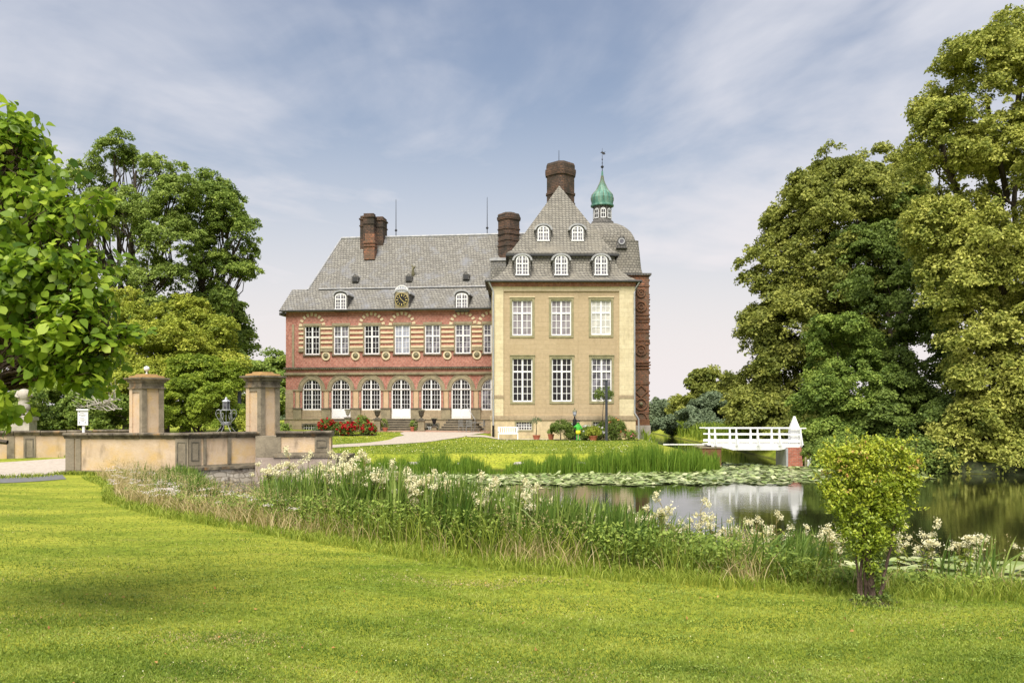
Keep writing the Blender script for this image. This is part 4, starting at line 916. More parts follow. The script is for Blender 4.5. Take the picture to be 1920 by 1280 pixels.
mb = MB(); mb.lathe([(7*s_,13*s_),(8.5*s_,17*s_),(6*s_,19*s_)], 10); mb.build('bowl', M['silver_iron'], e)
mb = MB()
for k in range(6): a = k*PI/3; mb.tube([(6.3*s_*math.cos(a),6.3*s_*math.sin(a),42*s_),(6.3*s_*math.cos(a),6.3*s_*math.sin(a),57*s_)], .014, 4)
mb.lathe([(8*s_,41*s_),(8*s_,43*s_)], 6); mb.build('lantern_frame', M['silver_iron'], e)
MB().lathe([(5.4*s_,43*s_),(5.4*s_,57*s_)], 6).build('lantern_glass', M['glass_mid'], e)
MB().lathe([(8*s_,57*s_),(7*s_,59*s_),(3*s_,61*s_),(2*s_,64*s_),(.3*s_,66*s_)], 6).build('lantern_roof', M['zinc'], e)

# tall dark mast behind the bridge
e = empty('lamp_mast', (PX(449, 46), 46, 0), 0, 'thin dark blue lamp mast behind the iron lantern on the bridge', 'lamp'); MB().tube([(0,0,-.2),(0,0,PZ(722, 46))], .10, 8).build('mast', M['navy'], e); MB().lathe([(.11,PZ(722,46)),(.14,PZ(721,46)),(.14,PZ(716,46)),(.02,PZ(714,46))], 8).build('lamp_head', M['navy'], e)
# old stone slab in the reeds
mb = MB(); L0 = PX(322, 29.5)-PX(240, 30.2); mb.loft([[(0,0,0),(0,.5,0),(0,.5,.22),(0,.02,.2)],[(L0*.5,-.05,.05),(L0*.5,.5,.05),(L0*.5,.5,.30),(L0*.5,-.03,.28)],[(L0,0,.12),(L0,.5,.12),(L0,.45,.34),(L0,.0,.33)]])
tag(mb.build('stone_slab', M['dark_stone'], loc=(PX(240, 30), 29.6, PZ(915, 29.8))), 'dark weathered stone slab half buried in the dry grass near the bridge', 'slab')

# ------------------------------------------------------------------ white footbridge
BD = 43.5; bx0, bx1 = PX(1334, BD), PX(1503.5, BD); ZD = PZ(832, BD)
e = empty('footbridge', (bx0, BD, 0), 0, 'white painted wooden footbridge with railings over the moat', 'bridge'); BL = bx1-bx0; bwid = 1.25; zr1 = PZ(801.5, BD)
MB().box(-.2, BL+.1, 0, bwid, ZD-.07, ZD).build('deck', M['white_worn'], e)
for y in (-.03, bwid-.05):
    mb = MB(); mb.extr([(0,ZD-.07),(BL+.05,ZD-.07),(BL,ZD-.16),(BL*.86,ZD-.2),(BL*.76,ZD-.31),(BL*.24,ZD-.31),(BL*.14,ZD-.2),(0,ZD-.14)], y, y+.1); mb.build('girder', M['white_worn'], e)
fx = [PX(p, BD)-bx0 for p in (1340, 1380, 1420, 1460.7, 1500.7)]
for si, y in enumerate((-.02, bwid+.02)):
    sgn = -1 if si == 0 else 1
    rl_ = MB().box(fx[0]-.5, fx[-1]+.28, y-.045, y+.045, zr1-.055, zr1).build('top_rail', M['white'], e)
    MB().box(fx[0]-.3 if si else fx[0]-.2, fx[-1], y-.022, y+.022, PZ(815.5, BD), PZ(813, BD)).build('middle_rail', M['white'], e)
    MB().box(fx[0]-.3 if si else fx[0]-.2, fx[-1], y-.025, y+.025, PZ(829, BD), PZ(824.5, BD)).build('kick_board', M['white'], e)
    for x in fx:
        mb = MB(); mb.loft([[(x-.035,y-.035,zr1-.055),(x+.035,y-.035,zr1-.055),(x+.035,y+.035,zr1-.055),(x-.035,y+.035,zr1-.055)],[(x-.04,y-.05,ZD-.1),(x+.075,y-.05,ZD-.1),(x+.075,y+.05,ZD-.1),(x-.04,y+.05,ZD-.1)]]); mb.build('post', M['white'], e)
        mb = MB(); mb.tube([(x+.02,y,zr1-.25),(x+.04,y+sgn*.26,ZD-.05)], .03, 4); mb.build('brace', M['white'], e)
x = PX(1493, BD)-bx0
mb = MB(); mb.loft([[(x-.26,.1,ZD),(x+.26,.1,ZD),(x+.26,.5,ZD),(x-.26,.5,ZD)],[(x-.24,.12,zr1-.05),(x+.24,.12,zr1-.05),(x+.24,.48,zr1-.05),(x-.24,.48,zr1-.05)],[(x-.04,.28,PZ(780,BD)),(x+.04,.28,PZ(780,BD)),(x+.04,.32,PZ(780,BD)),(x-.04,.32,PZ(780,BD))]]); mb.build('pointed_end_post', M['white'], e)
MB().box(fx[0]-2.6, fx[0]-.5, .1, .16, ZD-.06, ZD).build('approach_rail', M['white_worn'], e)
pr_ = empty('bridge_pier', (PX(1489, BD), BD-.15, ZW), 0, 'red brick pier carrying the right end of the white footbridge', 'pier')
MB().add([(-.42,0,-.8),(.46,0,-.8),(.46,1.6,-.8),(-.42,1.6,-.8),(-.42,0,ZD-.17-ZW),(.32,0,ZD-.17-ZW),(.32,1.6,ZD-.17-ZW),(-.42,1.6,ZD-.17-ZW)], [(0,3,2,1),(4,5,6,7),(0,1,5,4),(1,2,6,5),(2,3,7,6),(3,0,4,7)]).build('brick_shaft', M['pier_brick'], pr_)
MB().box(-.47,-.37,-.05,1.65,-.8,ZD-.2-ZW).build('concrete_edge', M['zinc'], pr_)
MB().box(-.05,.52,-.08,1.7,-.8,.06).build('pier_footing', M['dark_stone'], pr_)
pr_ = empty('bridge_abutment', (PX(1335, BD), BD-.1, ZW), 0, 'low brown abutment under the left end of the white footbridge', 'pier'); MB().box(-.6,.45,0,1.5,-.6,ZD-.21-ZW).build('brick_block', M['wood_red'], pr_); MB().box(-.7,.5,-.04,1.5,ZD-.21-ZW,ZD-.14-ZW).build('abutment_cap', M['parapet_stone'], pr_)
stk = [1511,1515.5,1520,1525,1529.5,1534,1539,1544,1549,1554]
s0 = None
for i, p in enumerate(stk):
    x = PX(p, 42.9); h = random.uniform(.42,.58); mb = MB(); mb.tube([(0,0,-.5),(random.uniform(-.02,.02),0,h-.06),(0,0,h)], [.055,.05,.02], 6)
    tag(mb.build('wooden_stake', M['white_worn' if i % 3 else 'stone'], loc=(x, 42.9+.05*(i % 2), ZW)), 'pale wooden stake in the row at the water edge right of the brick pier', 'stake', 'wooden stakes along the water edge')
# rough stones along the island bank
for k in range(46):
    px_ = random.choice([random.uniform(785,905), random.uniform(1030,1120), random.uniform(640,800), random.uniform(900,1300)]); y = 41.0-random.uniform(-.15,.35); x = PX(px_, y); r = random.uniform(.12,.26)
    mb = MB(); mb.lathe([(.02,-r*.5),(r,-r*.3),(r*1.15,0),(r*.8,r*.35),(.02,r*.45)], 7, 0, 0, False, random.random())
    mb.v = [(v[0]*random.uniform(.75,1.25)*1.4, v[1]*random.uniform(.8,1.2), v[2]*random.uniform(.85,1.15)) for v in mb.v]
    if k < 22: tag(mb.build('bank_stone', M['statue'], loc=(x, y, -.42)), 'pale rough stone lying along the island bank behind the reeds', 'stone', 'stones edging the island bank')

# ------------------------------------------------------------------ in front of the castle
ZG = .0
def at(px_, d, z=None): x = PX(px_, d); return (x, d, gz(x, d) if z is None else z)
# white bench
e = empty('garden_bench', at(952.5, 60.6), math.radians(3), 'white slatted garden bench against the ochre castle wing', 'bench')
mb = MB(); mb.box(-.7,.7,-.25,.2,.40,.44); mb.build('seat', M['white'], e)
mb = MB()
for i in range(9): x = -.6+1.2*i/8; mb.box(x-.035, x+.035, .205, .235, .5, .86)
mb.box(-.7,.7,.2,.24,.86,.93).box(-.7,.7,.2,.24,.46,.52); mb.build('backrest', M['white'], e)
for s in (-1, 1):
    MB().box(s*.68-.035,s*.68+.035,-.25,-.18,0,.62).build('leg', M['white'], e); MB().box(s*.68-.035,s*.68+.035,.17,.24,0,.93).build('leg', M['white'], e); MB().box(s*.68-.045,s*.68+.045,-.3,.2,.621,.66).build('armrest', M['white'], e)
# urns on pedestals flanking the steps
def urn(px_, d, zb, zt, ped, label, mat='dark_stone', g=None, s=1.0, plant=True):
    x = PX(px_, d)
    if ped:
        pe = empty('urn_pedestal', (x, d, zb), 0, 'stone pedestal under '+label, 'pedestal', None); hp = ped
        MB().cbox(0,0,-.2,.62*s,.62*s,.32).build('pedestal_foot', M['parapet_stone'], pe); MB().cbox(0,0,.12,.48*s,.48*s,hp-.24).build('pedestal_block', M['stone'], pe); MB().cbox(0,0,hp-.12,.6*s,.6*s,.12).build('pedestal_cap', M['dark_stone'], pe)
        zb += hp
    e = empty('urn', (x, d, zb), 0, label, 'urn', None); H_ = zt-zb
    mb = MB(); mb.lathe([(.16,0),(.16,.06),(.07,.12),(.06,.2),(.14,.3),(.2,.55),(.22,.72),(.28,.8),(.24,.82),(.18,.76)] if 0 else [(r*s, z*H_) for r, z in ((.18,0),(.18,.08),(.07,.16),(.07,.24),(.16,.36),(.21,.6),(.22,.78),(.29,.86),(.25,.9),(.15,.84))], 14); mb.build('vase', M[mat], e, smooth=True)
    mb = MB()
    for k in range(9): a = 2*PI*k/9; mb.tube([(.05*math.cos(a),.05*math.sin(a),H_*.8),(.2*math.cos(a),.2*math.sin(a),H_*1.02),(.34*s*math.cos(a),.34*s*math.sin(a),H_*.95)], [.05,.05,.02], 4)
    mb.build('plant', M['bronze'], e)
d_ = 66.2
zg = .44
urn(707.5, d_, zg, PZ(769, d_), PZ(784.5, d_)-zg, 'dark stone urn left of the central door steps')
urn(790, d_, zg, PZ(768.5, d_), PZ(786, d_)-zg, 'dark stone urn right of the central door steps')
urn(814, 67.4, zg, PZ(784, 67.4), .45, 'small black iron urn before the basement grille', 'iron', s=.8)
urn(652, 65.5, zg, PZ(768, 65.5), PZ(782, 65.5)-zg, 'pale stone vase above the red roses', 'statue', s=.8)
# chairs and table by the right-hand steps
def chair():
    e = empty('garden_chair', (0,0,0), 0, 'x', 'chair', 'grey metal garden chairs by the right-hand steps')
    MB().box(-.22,.22,-.22,.22,.43,.46).build('seat', M['silver_iron'], e)
    mb = MB()
    for i in range(5): x = -.18+.09*i; mb.box(x-.012,x+.012,.2,.22,.46,.86)
    mb.box(-.22,.22,.19,.23,.86,.9); mb.build('backrest', M['silver_iron'], e)
    for sx_ in (-1,1):
        for sy_ in (-1,1): MB().tube([(sx_*.2,sy_*.2,0),(sx_*.2,sy_*.2,.44)], .018, 5).build('leg', M['silver_iron'], e)
        MB().box(sx_*.22-.02,sx_*.22+.02,-.22,.2,.64,.67).build('armrest', M['silver_iron'], e)
    return e
c0 = chair(); L_ = ['leftmost grey metal garden chair beside the right-hand steps', 'second grey metal garden chair from the steps', 'grey metal garden chair turned towards the round table']
for i, (p, d, r) in enumerate(((867, 65.3, 2.6), (879, 65.0, 3.3), (903, 65.6, 4.4))):
    o = c0 if i == 0 else copy_tree(c0); o.location = at(p, d); o.rotation_euler[2] = r; o['label'] = L_[i]
e = empty('garden_table', at(891, 65.4), 0, 'round metal garden table among the grey chairs', 'table'); MB().lathe([(.45,.70),(.45,.73)], 20).build('table_top', M['silver_iron'], e)
for k in range(3): a = k*2*PI/3; MB().tube([(.05*math.cos(a),.05*math.sin(a),.7),(.3*math.cos(a),.3*math.sin(a),0)], .018, 5).build('leg', M['silver_iron'], e)
# handrail at right-hand steps
e = empty('handrail', at(884, 66.8), 0, 'thin metal handrail rising beside the right-hand door steps', 'handrail'); mb = MB(); mb.tube([(0.3,-.6,.0),(.3,-.6,.9),(-.5,1.0,2.1)], .02, 6); mb.build('rail', M['zinc'], e)
# lantern bust pillar, modern mast
x, d, z = at(1077.5, 60.6); zt = PZ(764, d)
e = empty('garden_lantern', (x, d, z), 0, 'dark garden lantern post with small glass lamp behind the garden figure', 'lantern')
mb = MB(); mb.lathe([(.16,0),(.16,.1),(.09,.2),(.12,.9),(.16,1.1),(.14,1.45),(.07,1.5),(.05,zt-z-.62)], 8); mb.build('post', M['black'], e)
zz0 = zt-z-.62; MB().lathe([(.06,zz0),(.13,zz0+.12),(.15,zz0+.34),(.16,zz0+.36)], 6).build('lamp_glass', M['glass_pale'], e); MB().lathe([(.18,zz0+.361),(.1,zz0+.46),(.04,zz0+.5),(.04,zz0+.56),(.01,zz0+.62)], 6).build('lamp_roof', M['bronze'], e)
x, d, z = at(1137, 58.6); zt = PZ(712, d)-z
e = empty('lamp_mast', (x, d, z), 0, 'tall dark grey square lamp mast in the flower bed', 'lamp'); MB().cbox(0,0,-.2,.16,.16,zt+.1).build('mast', M['navy'], e); MB().box(-.24,.09,-.1,.1,zt-.1,zt).build('lamp_head', M['navy'], e); MB().box(-.22,-.06,-.07,.07,zt-.12,zt-.1).build('lamp_glass', M['glass_pale'], e)
# garden figure
def skin_fig(name, verts, edges, rad, mat, parent=None, sub=1, root=0):
    me = bpy.data.meshes.new(name); me.from_pydata(verts, edges, []); o = bpy.data.objects.new(name, me); COL.objects.link(o)
    o.modifiers.new('s', 'SKIN')
    for i, r in enumerate(rad): me.skin_vertices[0].data[i].radius = (r, r)
    me.skin_vertices[0].data[root].use_root = True
    sb = o.modifiers.new('u', 'SUBSURF'); sb.levels = sub; sb.render_levels = sub
    me.materials.append(mat)
    dg = bpy.context.evaluated_depsgraph_get(); ev = o.evaluated_get(dg); nm = bpy.data.meshes.new_from_object(ev)
    o.modifiers.clear(); o.data = nm; nm.materials.clear(); nm.materials.append(mat)
    for p in nm.polygons: p.use_smooth = True
    if parent: o.parent = parent
    return o
mg = material('bright_green_paint', (0.05,0.38,0.05), (0.09,0.48,0.07), 4, rough=.5); my = material('yellow_paint', (0.72,0.6,0.03), (0.8,0.7,0.05), 4, rough=.5)
x, d, z = at(1084, 59.6); e = empty('garden_figure', (x, d, z), .1, 'painted garden figure in green top and yellow shorts among the flowers', 'garden figure')
V = [(0,0,.62),(0,0,.85),(0,0,1.02),(0,0,1.15),(0,0,1.28),(.09,0,.5),(.09,-.02,.27),(.09,0,.04),(.1,-.12,.03),(-.09,0,.5),(-.09,-.02,.27),(-.09,0,.04),(-.1,-.12,.03),(.19,0,.98),(.27,-.03,.8),(.14,-.2,.86),(-.19,0,.98),(-.3,-.03,.85),(-.3,-.22,1.0)]
E = [(0,1),(1,2),(2,3),(3,4),(0,5),(5,6),(6,7),(7,8),(0,9),(9,10),(10,11),(11,12),(2,13),(13,14),(14,15),(2,16),(16,17),(17,18)]
skin_fig('body', V, E, [.15,.15,.13,.08,.15,.08,.055,.05,.05,.08,.055,.05,.05,.065,.05,.045,.065,.05,.045], mg, e)
mb = MB(); ell(mb, 0, 0, .42, [(0,.1,.11,-.1),(.0,.1,.11,-.1)], 8); mb = MB(); mb.lathe([(.18,.44),(.185,.56),(.165,.68),(.15,.70)], 14, 0, 0, True); mb.build('shorts', my, e, smooth=True)
mb = MB(); mb.lathe([(.12,1.30),(.19,1.31),(.13,1.34),(.12,1.41),(.02,1.45)], 14); mb.build('cap', M['black'], e, smooth=True)
# pots
def pot(px_, d, r, h, label, plant=None, mat='terracotta', cat='plant pot'):
    loc = at(px_, d); e = empty('plant_pot', loc, 0, label, cat)
    MB().lathe([(r*.7,0),(r,h*.85),(r*1.1,h*.85),(r*1.1,h),(r*.9,h),(r*.85,h*.8)], 14).build('pot', M[mat], e, smooth=False); MB().lathe([(r*.88,h*.86),(.01,h*.9)], 12, 0, 0, False).build('soil', M['soil'], e)
    return e
# ------------------------------------------------------------------ foliage
def leafmat(name, a, b, c=None, transl=.36, rough=.6, spec=.25): return material(name, a, b, tint=True, c3=c, transl=transl, rough=rough, spec=spec)
LM = {
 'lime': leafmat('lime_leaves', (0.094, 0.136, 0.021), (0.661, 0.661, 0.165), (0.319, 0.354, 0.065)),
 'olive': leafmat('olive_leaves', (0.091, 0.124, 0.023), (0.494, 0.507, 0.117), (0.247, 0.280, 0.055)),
 'ash': leafmat('ash_leaves', (0.078,0.134,0.022), (0.470,0.560,0.134), (0.246,0.336,0.067)),
 'green': leafmat('green_leaves', (0.069, 0.125, 0.022), (0.450, 0.550, 0.112), (0.213, 0.306, 0.056)),
 'dark': leafmat('dark_leaves', (0.056, 0.098, 0.021), (0.336, 0.434, 0.098), (0.168, 0.238, 0.048)),
 'fresh': leafmat('fresh_leaves', (0.09, 0.15, 0.014), (0.42, 0.5, 0.06), (0.24, 0.33, 0.034)),
 'yellow': leafmat('yellow_green_leaves', (0.132, 0.187, 0.022), (0.594, 0.594, 0.099), (0.352, 0.407, 0.050)),
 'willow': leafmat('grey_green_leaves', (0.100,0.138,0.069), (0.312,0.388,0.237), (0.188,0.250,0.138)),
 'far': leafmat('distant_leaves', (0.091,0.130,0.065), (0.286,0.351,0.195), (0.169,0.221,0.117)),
 'magnolia': leafmat('broad_green_leaves', (0.061, 0.132, 0.013), (0.484, 0.605, 0.066), (0.209, 0.330, 0.026), transl=.5, rough=.42, spec=.35),
 'photinia': leafmat('small_glossy_leaves', (0.09, 0.15, 0.014), (0.6, 0.62, 0.07), (0.31, 0.4, 0.035), transl=.3, rough=.45, spec=.4),
 'newleaf': leafmat('orange_young_leaves', (0.50,0.22,0.09), (0.62,0.50,0.14), (0.56,0.38,0.12)),
 'reed': leafmat('reed_blades', (0.06,0.14,0.014), (0.30,0.42,0.06), (0.16,0.27,0.028), transl=.35, rough=.5),
 'iris': leafmat('sword_leaves', (0.05, 0.11, 0.016), (0.33, 0.41, 0.1), (0.14, 0.22, 0.036), transl=.3, rough=.45),
 'grass': leafmat('grass_blades', (0.085, 0.155, 0.02), (0.45, 0.5, 0.11), (0.23, 0.315, 0.042), transl=.35),
 'rough': leafmat('rough_grass_blades', (0.11, 0.18, 0.016), (0.46, 0.5, 0.09), (0.27, 0.34, 0.045), transl=.35),
 'straw': leafmat('dry_grass_blades', (0.34,0.26,0.10), (0.68,0.56,0.32), (0.52,0.42,0.20), transl=.3),
 'white_fl': leafmat('creamy_flowers', (0.78, 0.72, 0.42), (0.9, 0.87, 0.66), (0.85, 0.8, 0.52), transl=.3),
 'lilac_fl': leafmat('pale_lilac_flowers', (0.42, 0.36, 0.34), (0.72, 0.66, 0.62), (0.58, 0.52, 0.48), transl=.2),
 'pad': leafmat('lily_pads', (0.10,0.16,0.04), (0.58,0.60,0.34), (0.29,0.37,0.12), transl=.1, rough=.35, spec=.6),
 'red_fl': leafmat('red_petals', (0.30,0.005,0.012), (0.60,0.02,0.035), (0.46,0.008,0.02), transl=.2),
 'orange_fl': leafmat('orange_petals', (0.75,0.32,0.12), (0.80,0.48,0.25), transl=.2),
 'pink_fl': leafmat('pink_petals', (0.65,0.14,0.2), (0.75,0.35,0.38), transl=.2),
 'lily_fl': leafmat('white_petals', (0.75,0.72,0.74), (0.85,0.84,0.84), transl=.2),
 'litter': leafmat('yellow_wildflowers', (0.6,0.5,0.06), (0.75,0.66,0.15), transl=.2),
}
def rdir(n, rng): v = rng.normal(size=(n, 3)); return norm(v)
def leaf_quads(P, Nn, s, rng, asp=.55, fold=.12, T=None):
    n = len(P)
    if T is None: T = rdir(n, rng)
    T = norm(T-(T*Nn).sum(1, keepdims=True)*Nn); B = np.cross(Nn, T); s = np.broadcast_to(np.asarray(s, float), (n,))[:, None]
    a = P-T*s*.5; c = P+T*s*.5+Nn*s*(-fold); l = P+B*s*asp*.5-T*s*.06+Nn*s*fold; r = P-B*s*asp*.5-T*s*.06+Nn*s*fold
    return np.stack([a, l, c, r], 1)
def blades(base, h, lean, w_, rng, seg=4, curl=1.0, az=None):
    """curved tapered blades; lean = horizontal reach as a share of the height"""
    n = len(base); az = rng.uniform(0, 2*PI, n) if az is None else az
    D = np.column_stack([np.cos(az), np.sin(az), np.zeros(n)]); S_ = np.column_stack([-np.sin(az), np.cos(az), np.zeros(n)])
    fa = rng.uniform(0, 2*PI, n); S_ = norm(S_*.5+np.column_stack([np.cos(fa), np.sin(fa), np.zeros(n)]))
    L, R = [], []
    for i in range(seg+1):
        t = i/seg; z = h*(t-curl*.28*np.minimum(lean, 1.5)*t*t*t); r = h*lean*(t**2.0)
        c = base+D*r[:, None]+np.array([0,0,1])*z[:, None]; ww = (w_*(1-.15*t)*math.sqrt(max(1-t**3, .0025)))[:, None]
        L.append(c-S_*ww*.5); R.append(c+S_*ww*.5)
    return np.stack(L, 1), np.stack(R, 1)
def on_ground(P2): return np.column_stack([P2, ground(P2)])
def sample_lobes(lobes, n, rng, lo=.62, bottom=.35):
    L = np.array(lobes, float); c, r = L[:, :3], L[:, 3:6]; area = (r[:, 0]*r[:, 1]+r[:, 0]*r[:, 2]+r[:, 1]*r[:, 2]); p = area/area.sum()
    out = []; outn = []
    tot = 0
    while tot < n:
        k = rng.choice(len(L), n, p=p); D = rdir(n, rng); rad = rng.uniform(lo, 1.0, n)**.6
        keep = (D[:, 2] > -.25) | (rng.random(n) < bottom)
        Q = c[k]+D*r[k]*rad[:, None]
        ins = np.zeros(n, bool)
        for j in range(len(L)):
            dd = np.linalg.norm((Q-c[j])/r[j], axis=1); ins |= (dd < lo*.92) & (k != j)
        keep &= ~ins
        out.append(Q[keep]); outn.append(norm(D[keep]/r[k][keep])); tot += keep.sum()
    return np.concatenate(out)[:n], np.concatenate(outn)[:n]
def foliage(lobes, nclump, nleaf, csize, lsize, rng, flat=.55, lo=.62, gap=.0, droop=.15, asp=.6, up=.55, bottom=.35, bough=True, tip=0.0):
    if bough:
        nb = max(6, nclump//11)
        Bc, Bd = sample_lobes(lobes, nb, rng, max(lo, .5), bottom)
        br = csize*rng.uniform(1.0, 2.3, nb)
        Bc = Bc-Bd*(br*rng.uniform(.1, 1.0, nb))[:, None]
        if gap > 0:
            f = .5/csize; g = np.sin(Bc[:, 0]*f+1.3)*np.sin(Bc[:, 1]*f*.9+.4)+np.sin(Bc[:, 2]*f*1.2+2.1)*np.cos(Bc[:, 0]*f*.7)
            m = g > -1.4+gap*1.6; Bc, Bd, br = Bc[m], Bd[m], br[m]
        btint = rng.normal(0, .09, len(Bc))
        w_ = br**1.6; kb = rng.choice(len(Bc), nclump, p=w_/w_.sum())
        D = norm(rdir(nclump, rng)+Bd[kb]*.75+np.array([0, 0, .35]))
        C = Bc[kb]+D*(br[kb]*rng.uniform(.35, 1.0, nclump)**.7)[:, None]*np.array([1, 1, .75]); Dn = norm(D+Bd[kb]*.5); ct0 = btint[kb]
    else:
        C, Dn = sample_lobes(lobes, nclump, rng, lo, bottom); ct0 = np.zeros(len(C))
    n = len(C); cs = csize*rng.uniform(.45, 1.0, n)*(.8 if bough else 1.3); ct = ct0+rng.normal(0, .10, n)
    k = np.repeat(np.arange(n), nleaf); N_ = len(k)
    g = rdir(N_, rng)*(rng.random(N_)**.4)[:, None]
    ax = norm(Dn*.6+np.array([0, 0, 1.0])); ax_k = ax[k]
    comp = (g*ax_k).sum(1, keepdims=True)*ax_k; rr = np.linalg.norm(g, axis=1); g = g-comp*(1-flat)
    off = g*cs[k][:, None]; hor = np.linalg.norm(off[:, :2], axis=1); off[:, 2] -= droop*hor**2/np.maximum(cs[k], .1)
    P = C[k]+off
    Nn = norm(ax_k*up+g*.35+rdir(N_, rng)*.55)
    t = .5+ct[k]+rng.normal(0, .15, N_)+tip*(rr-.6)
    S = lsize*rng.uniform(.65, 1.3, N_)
    return leaf_quads(P, Nn, S, rng, asp), np.clip(t, 0, 1), C
def limb(mb, a, b, r0, r1, rng, n=6, sag=.0, wob=.06):
    a = np.array(a, float); b = np.array(b, float); L_ = np.linalg.norm(b-a); pts = []
    for i in range(n+1):
        t = i/n; p = a+(b-a)*t; p = p+rng.normal(0, wob*L_*.3, 3)*math.sin(PI*t); p[2] += sag*L_*math.sin(PI*t); pts.append(tuple(p))
    mb.tube(pts, [r0+(r1-r0)*(i/n)**.8 for i in range(n+1)], 7 if r0 > .08 else 5, cap=False); return pts
def W(lobe, d0=None):
    """(px, py, d, rx_px, rz_px[, ry m]) -> metres"""
    px_, py, d, rx, rz = lobe[:5]; return (PX(px_, d), d, PZ(py, d), rx*d/F, (lobe[5] if len(lobe) > 5 else rx*d/F*.9), rz*d/F)
def tree(label, lobes, base, mat, seed, nclump, nleaf, csize, lsize, trunk_r=.35, cat='tree', name='tree', group=None, top=None, raw=False, bark='bark', nlimb=3, **kw):
    rng = np.random.default_rng(seed); L = [l if raw else W(l) for l in lobes]
    bx, by = base; bz = gz(bx, by); e = empty(name, (bx, by, bz), 0, label, cat, group)
    O = np.array([bx, by, bz]); Ll = [(l[0]-bx, l[1]-by, l[2]-bz)+tuple(l[3:]) for l in L]
    V, t, C = foliage(Ll, nclump, nleaf, csize, lsize, rng, **kw)
    quads_np('crown', V, LM[mat], parent=e, tint=t)
    mb = MB(); tz = max(l[2] for l in Ll)*.62 if top is None else top
    cxm = np.mean([l[0] for l in Ll])*.5
    tr = limb(mb, (0,0,-.4), (cxm, 0, tz), trunk_r, trunk_r*.45, rng, 8, wob=.03)
    for l in Ll:
        t0 = tr[rng.integers(2, 6)]
        lb = limb(mb, t0, l[:3], trunk_r*.42, trunk_r*.16, rng, 6, .06, .12)
        d2 = np.linalg.norm(C-np.array(l[:3]), axis=1); near = np.argsort(d2)[:max(nlimb*6, 12)]
        for q in rng.choice(near, nlimb, replace=False): limb(mb, lb[rng.integers(3, 6)], C[q], trunk_r*.14, .02, rng, 5, .03, .1)
        for q in rng.choice(len(C), nlimb):
            if d2[q] < max(l[3], l[5])*1.4: limb(mb, lb[rng.integers(2, 6)], C[q], trunk_r*.14, .02, rng, 5, .03, .1)
    mb.build('trunk', M[bark], e, smooth=True)
    return e
Q = 1.0
GT = 'tall trees on the right bank'
# right bank
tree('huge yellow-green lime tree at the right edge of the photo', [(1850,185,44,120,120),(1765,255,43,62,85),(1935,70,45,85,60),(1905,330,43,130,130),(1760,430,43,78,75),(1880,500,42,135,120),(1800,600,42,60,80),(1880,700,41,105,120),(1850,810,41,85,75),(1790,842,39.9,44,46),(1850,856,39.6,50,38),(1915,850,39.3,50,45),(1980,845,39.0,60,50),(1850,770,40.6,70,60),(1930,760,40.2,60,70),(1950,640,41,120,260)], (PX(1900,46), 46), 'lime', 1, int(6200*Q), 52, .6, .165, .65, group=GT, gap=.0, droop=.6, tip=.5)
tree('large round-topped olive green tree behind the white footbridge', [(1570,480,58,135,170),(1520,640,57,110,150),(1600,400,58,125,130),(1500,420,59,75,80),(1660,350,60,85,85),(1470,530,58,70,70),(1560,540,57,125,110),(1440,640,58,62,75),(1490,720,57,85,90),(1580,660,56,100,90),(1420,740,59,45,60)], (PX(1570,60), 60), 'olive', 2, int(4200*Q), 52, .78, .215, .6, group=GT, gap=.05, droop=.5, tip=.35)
tree('dark green tree filling the gap between the two giant crowns', [(1680,560,52,110,90),(1720,700,50,95,120),(1640,470,54,60,60),(1740,800,48,70,70),(1690,430,56,70,70)], (PX(1700,53), 53), 'dark', 3, int(1700*Q), 58, .7, .2, .45, group=GT, droop=.4)
tree('bright green young tree low over the bank right of the footbridge', [(1570,660,47.5,62,80),(1610,740,46.5,80,90),(1545,760,47,55,75),(1640,800,46,70,60),(1560,815,46,55,40)], (PX(1590,48), 48), 'green', 4, int(1500*Q), 58, .55, .16, .28, group=GT, droop=.4)
tree('deep green low-hanging tree over the moat below the lime tree', [(1690,780,45,75,80),(1800,800,42.5,62,75),(1880,840,41,60,45),(1650,850,44.5,60,28),(1730,845,44,60,25)], (PX(1745,46), 46), 'dark', 5, int(1200*Q), 58, .55, .17, .3, group=GT, droop=.5)
tree('shrubby green tree at the far left of the right-hand wood', [(1430,760,56,50,50),(1480,790,54,60,35),(1400,790,58,35,30),(1530,800,52,50,30)], (PX(1450,57), 57), 'olive', 6, int(260*Q), 110, 1.0, .24, .25, group=GT)
tree('ivy-green bush beside the brick pier of the footbridge', [(1515,845,44.2,30,18),(1545,835,44.5,35,22),(1500,835,45.3,15,12)], (PX(1522,44.6), 44.6), 'dark', 7, 110, 80, .4, .11, .08, cat='bush', name='bush')
for (p_, d_, w_, h_, sd_, mt_, lb_) in ((1580,42.8,42,26,60,'green','low leafy shrub at the water edge beside the wooden stakes'),(1650,41.8,48,24,61,'dark','low dark shrub on the right bank below the young tree'),(1730,41.2,52,22,62,'dark','low dark shrub on the right bank right of the clipped shrub'),(2010,39,70,30,65,'green','bank shrub just beyond the lime tree')):
    tree(lb_, [(p_,852,d_-.7,w_*1.1,h_*1.25,.9),(p_-w_*.6,862,d_-1.0,w_*.6,h_*.9,.6),(p_+w_*.6,862,d_-1.0,w_*.6,h_*.9,.6),(p_,868,d_-1.2,w_,h_*.6,.4)], (PX(p_,d_+.8), d_+.8), mt_, sd_, 190, 90, .55, .15, .06, cat='bush', name='bush', bough=False, bottom=.6, group='low shrubs along the right bank')
drape('woodland_floor', [(16.6,44.2),(20,42.6),(26,39.6),(36,36.6),(60,33)], [1.9,2.6,3,3.4,4], M['floor'], .03, 60)
drape('woodland_floor', [(17.5,52),(24,50),(40,46)], [5,6,8], M['floor'], .022, 40)
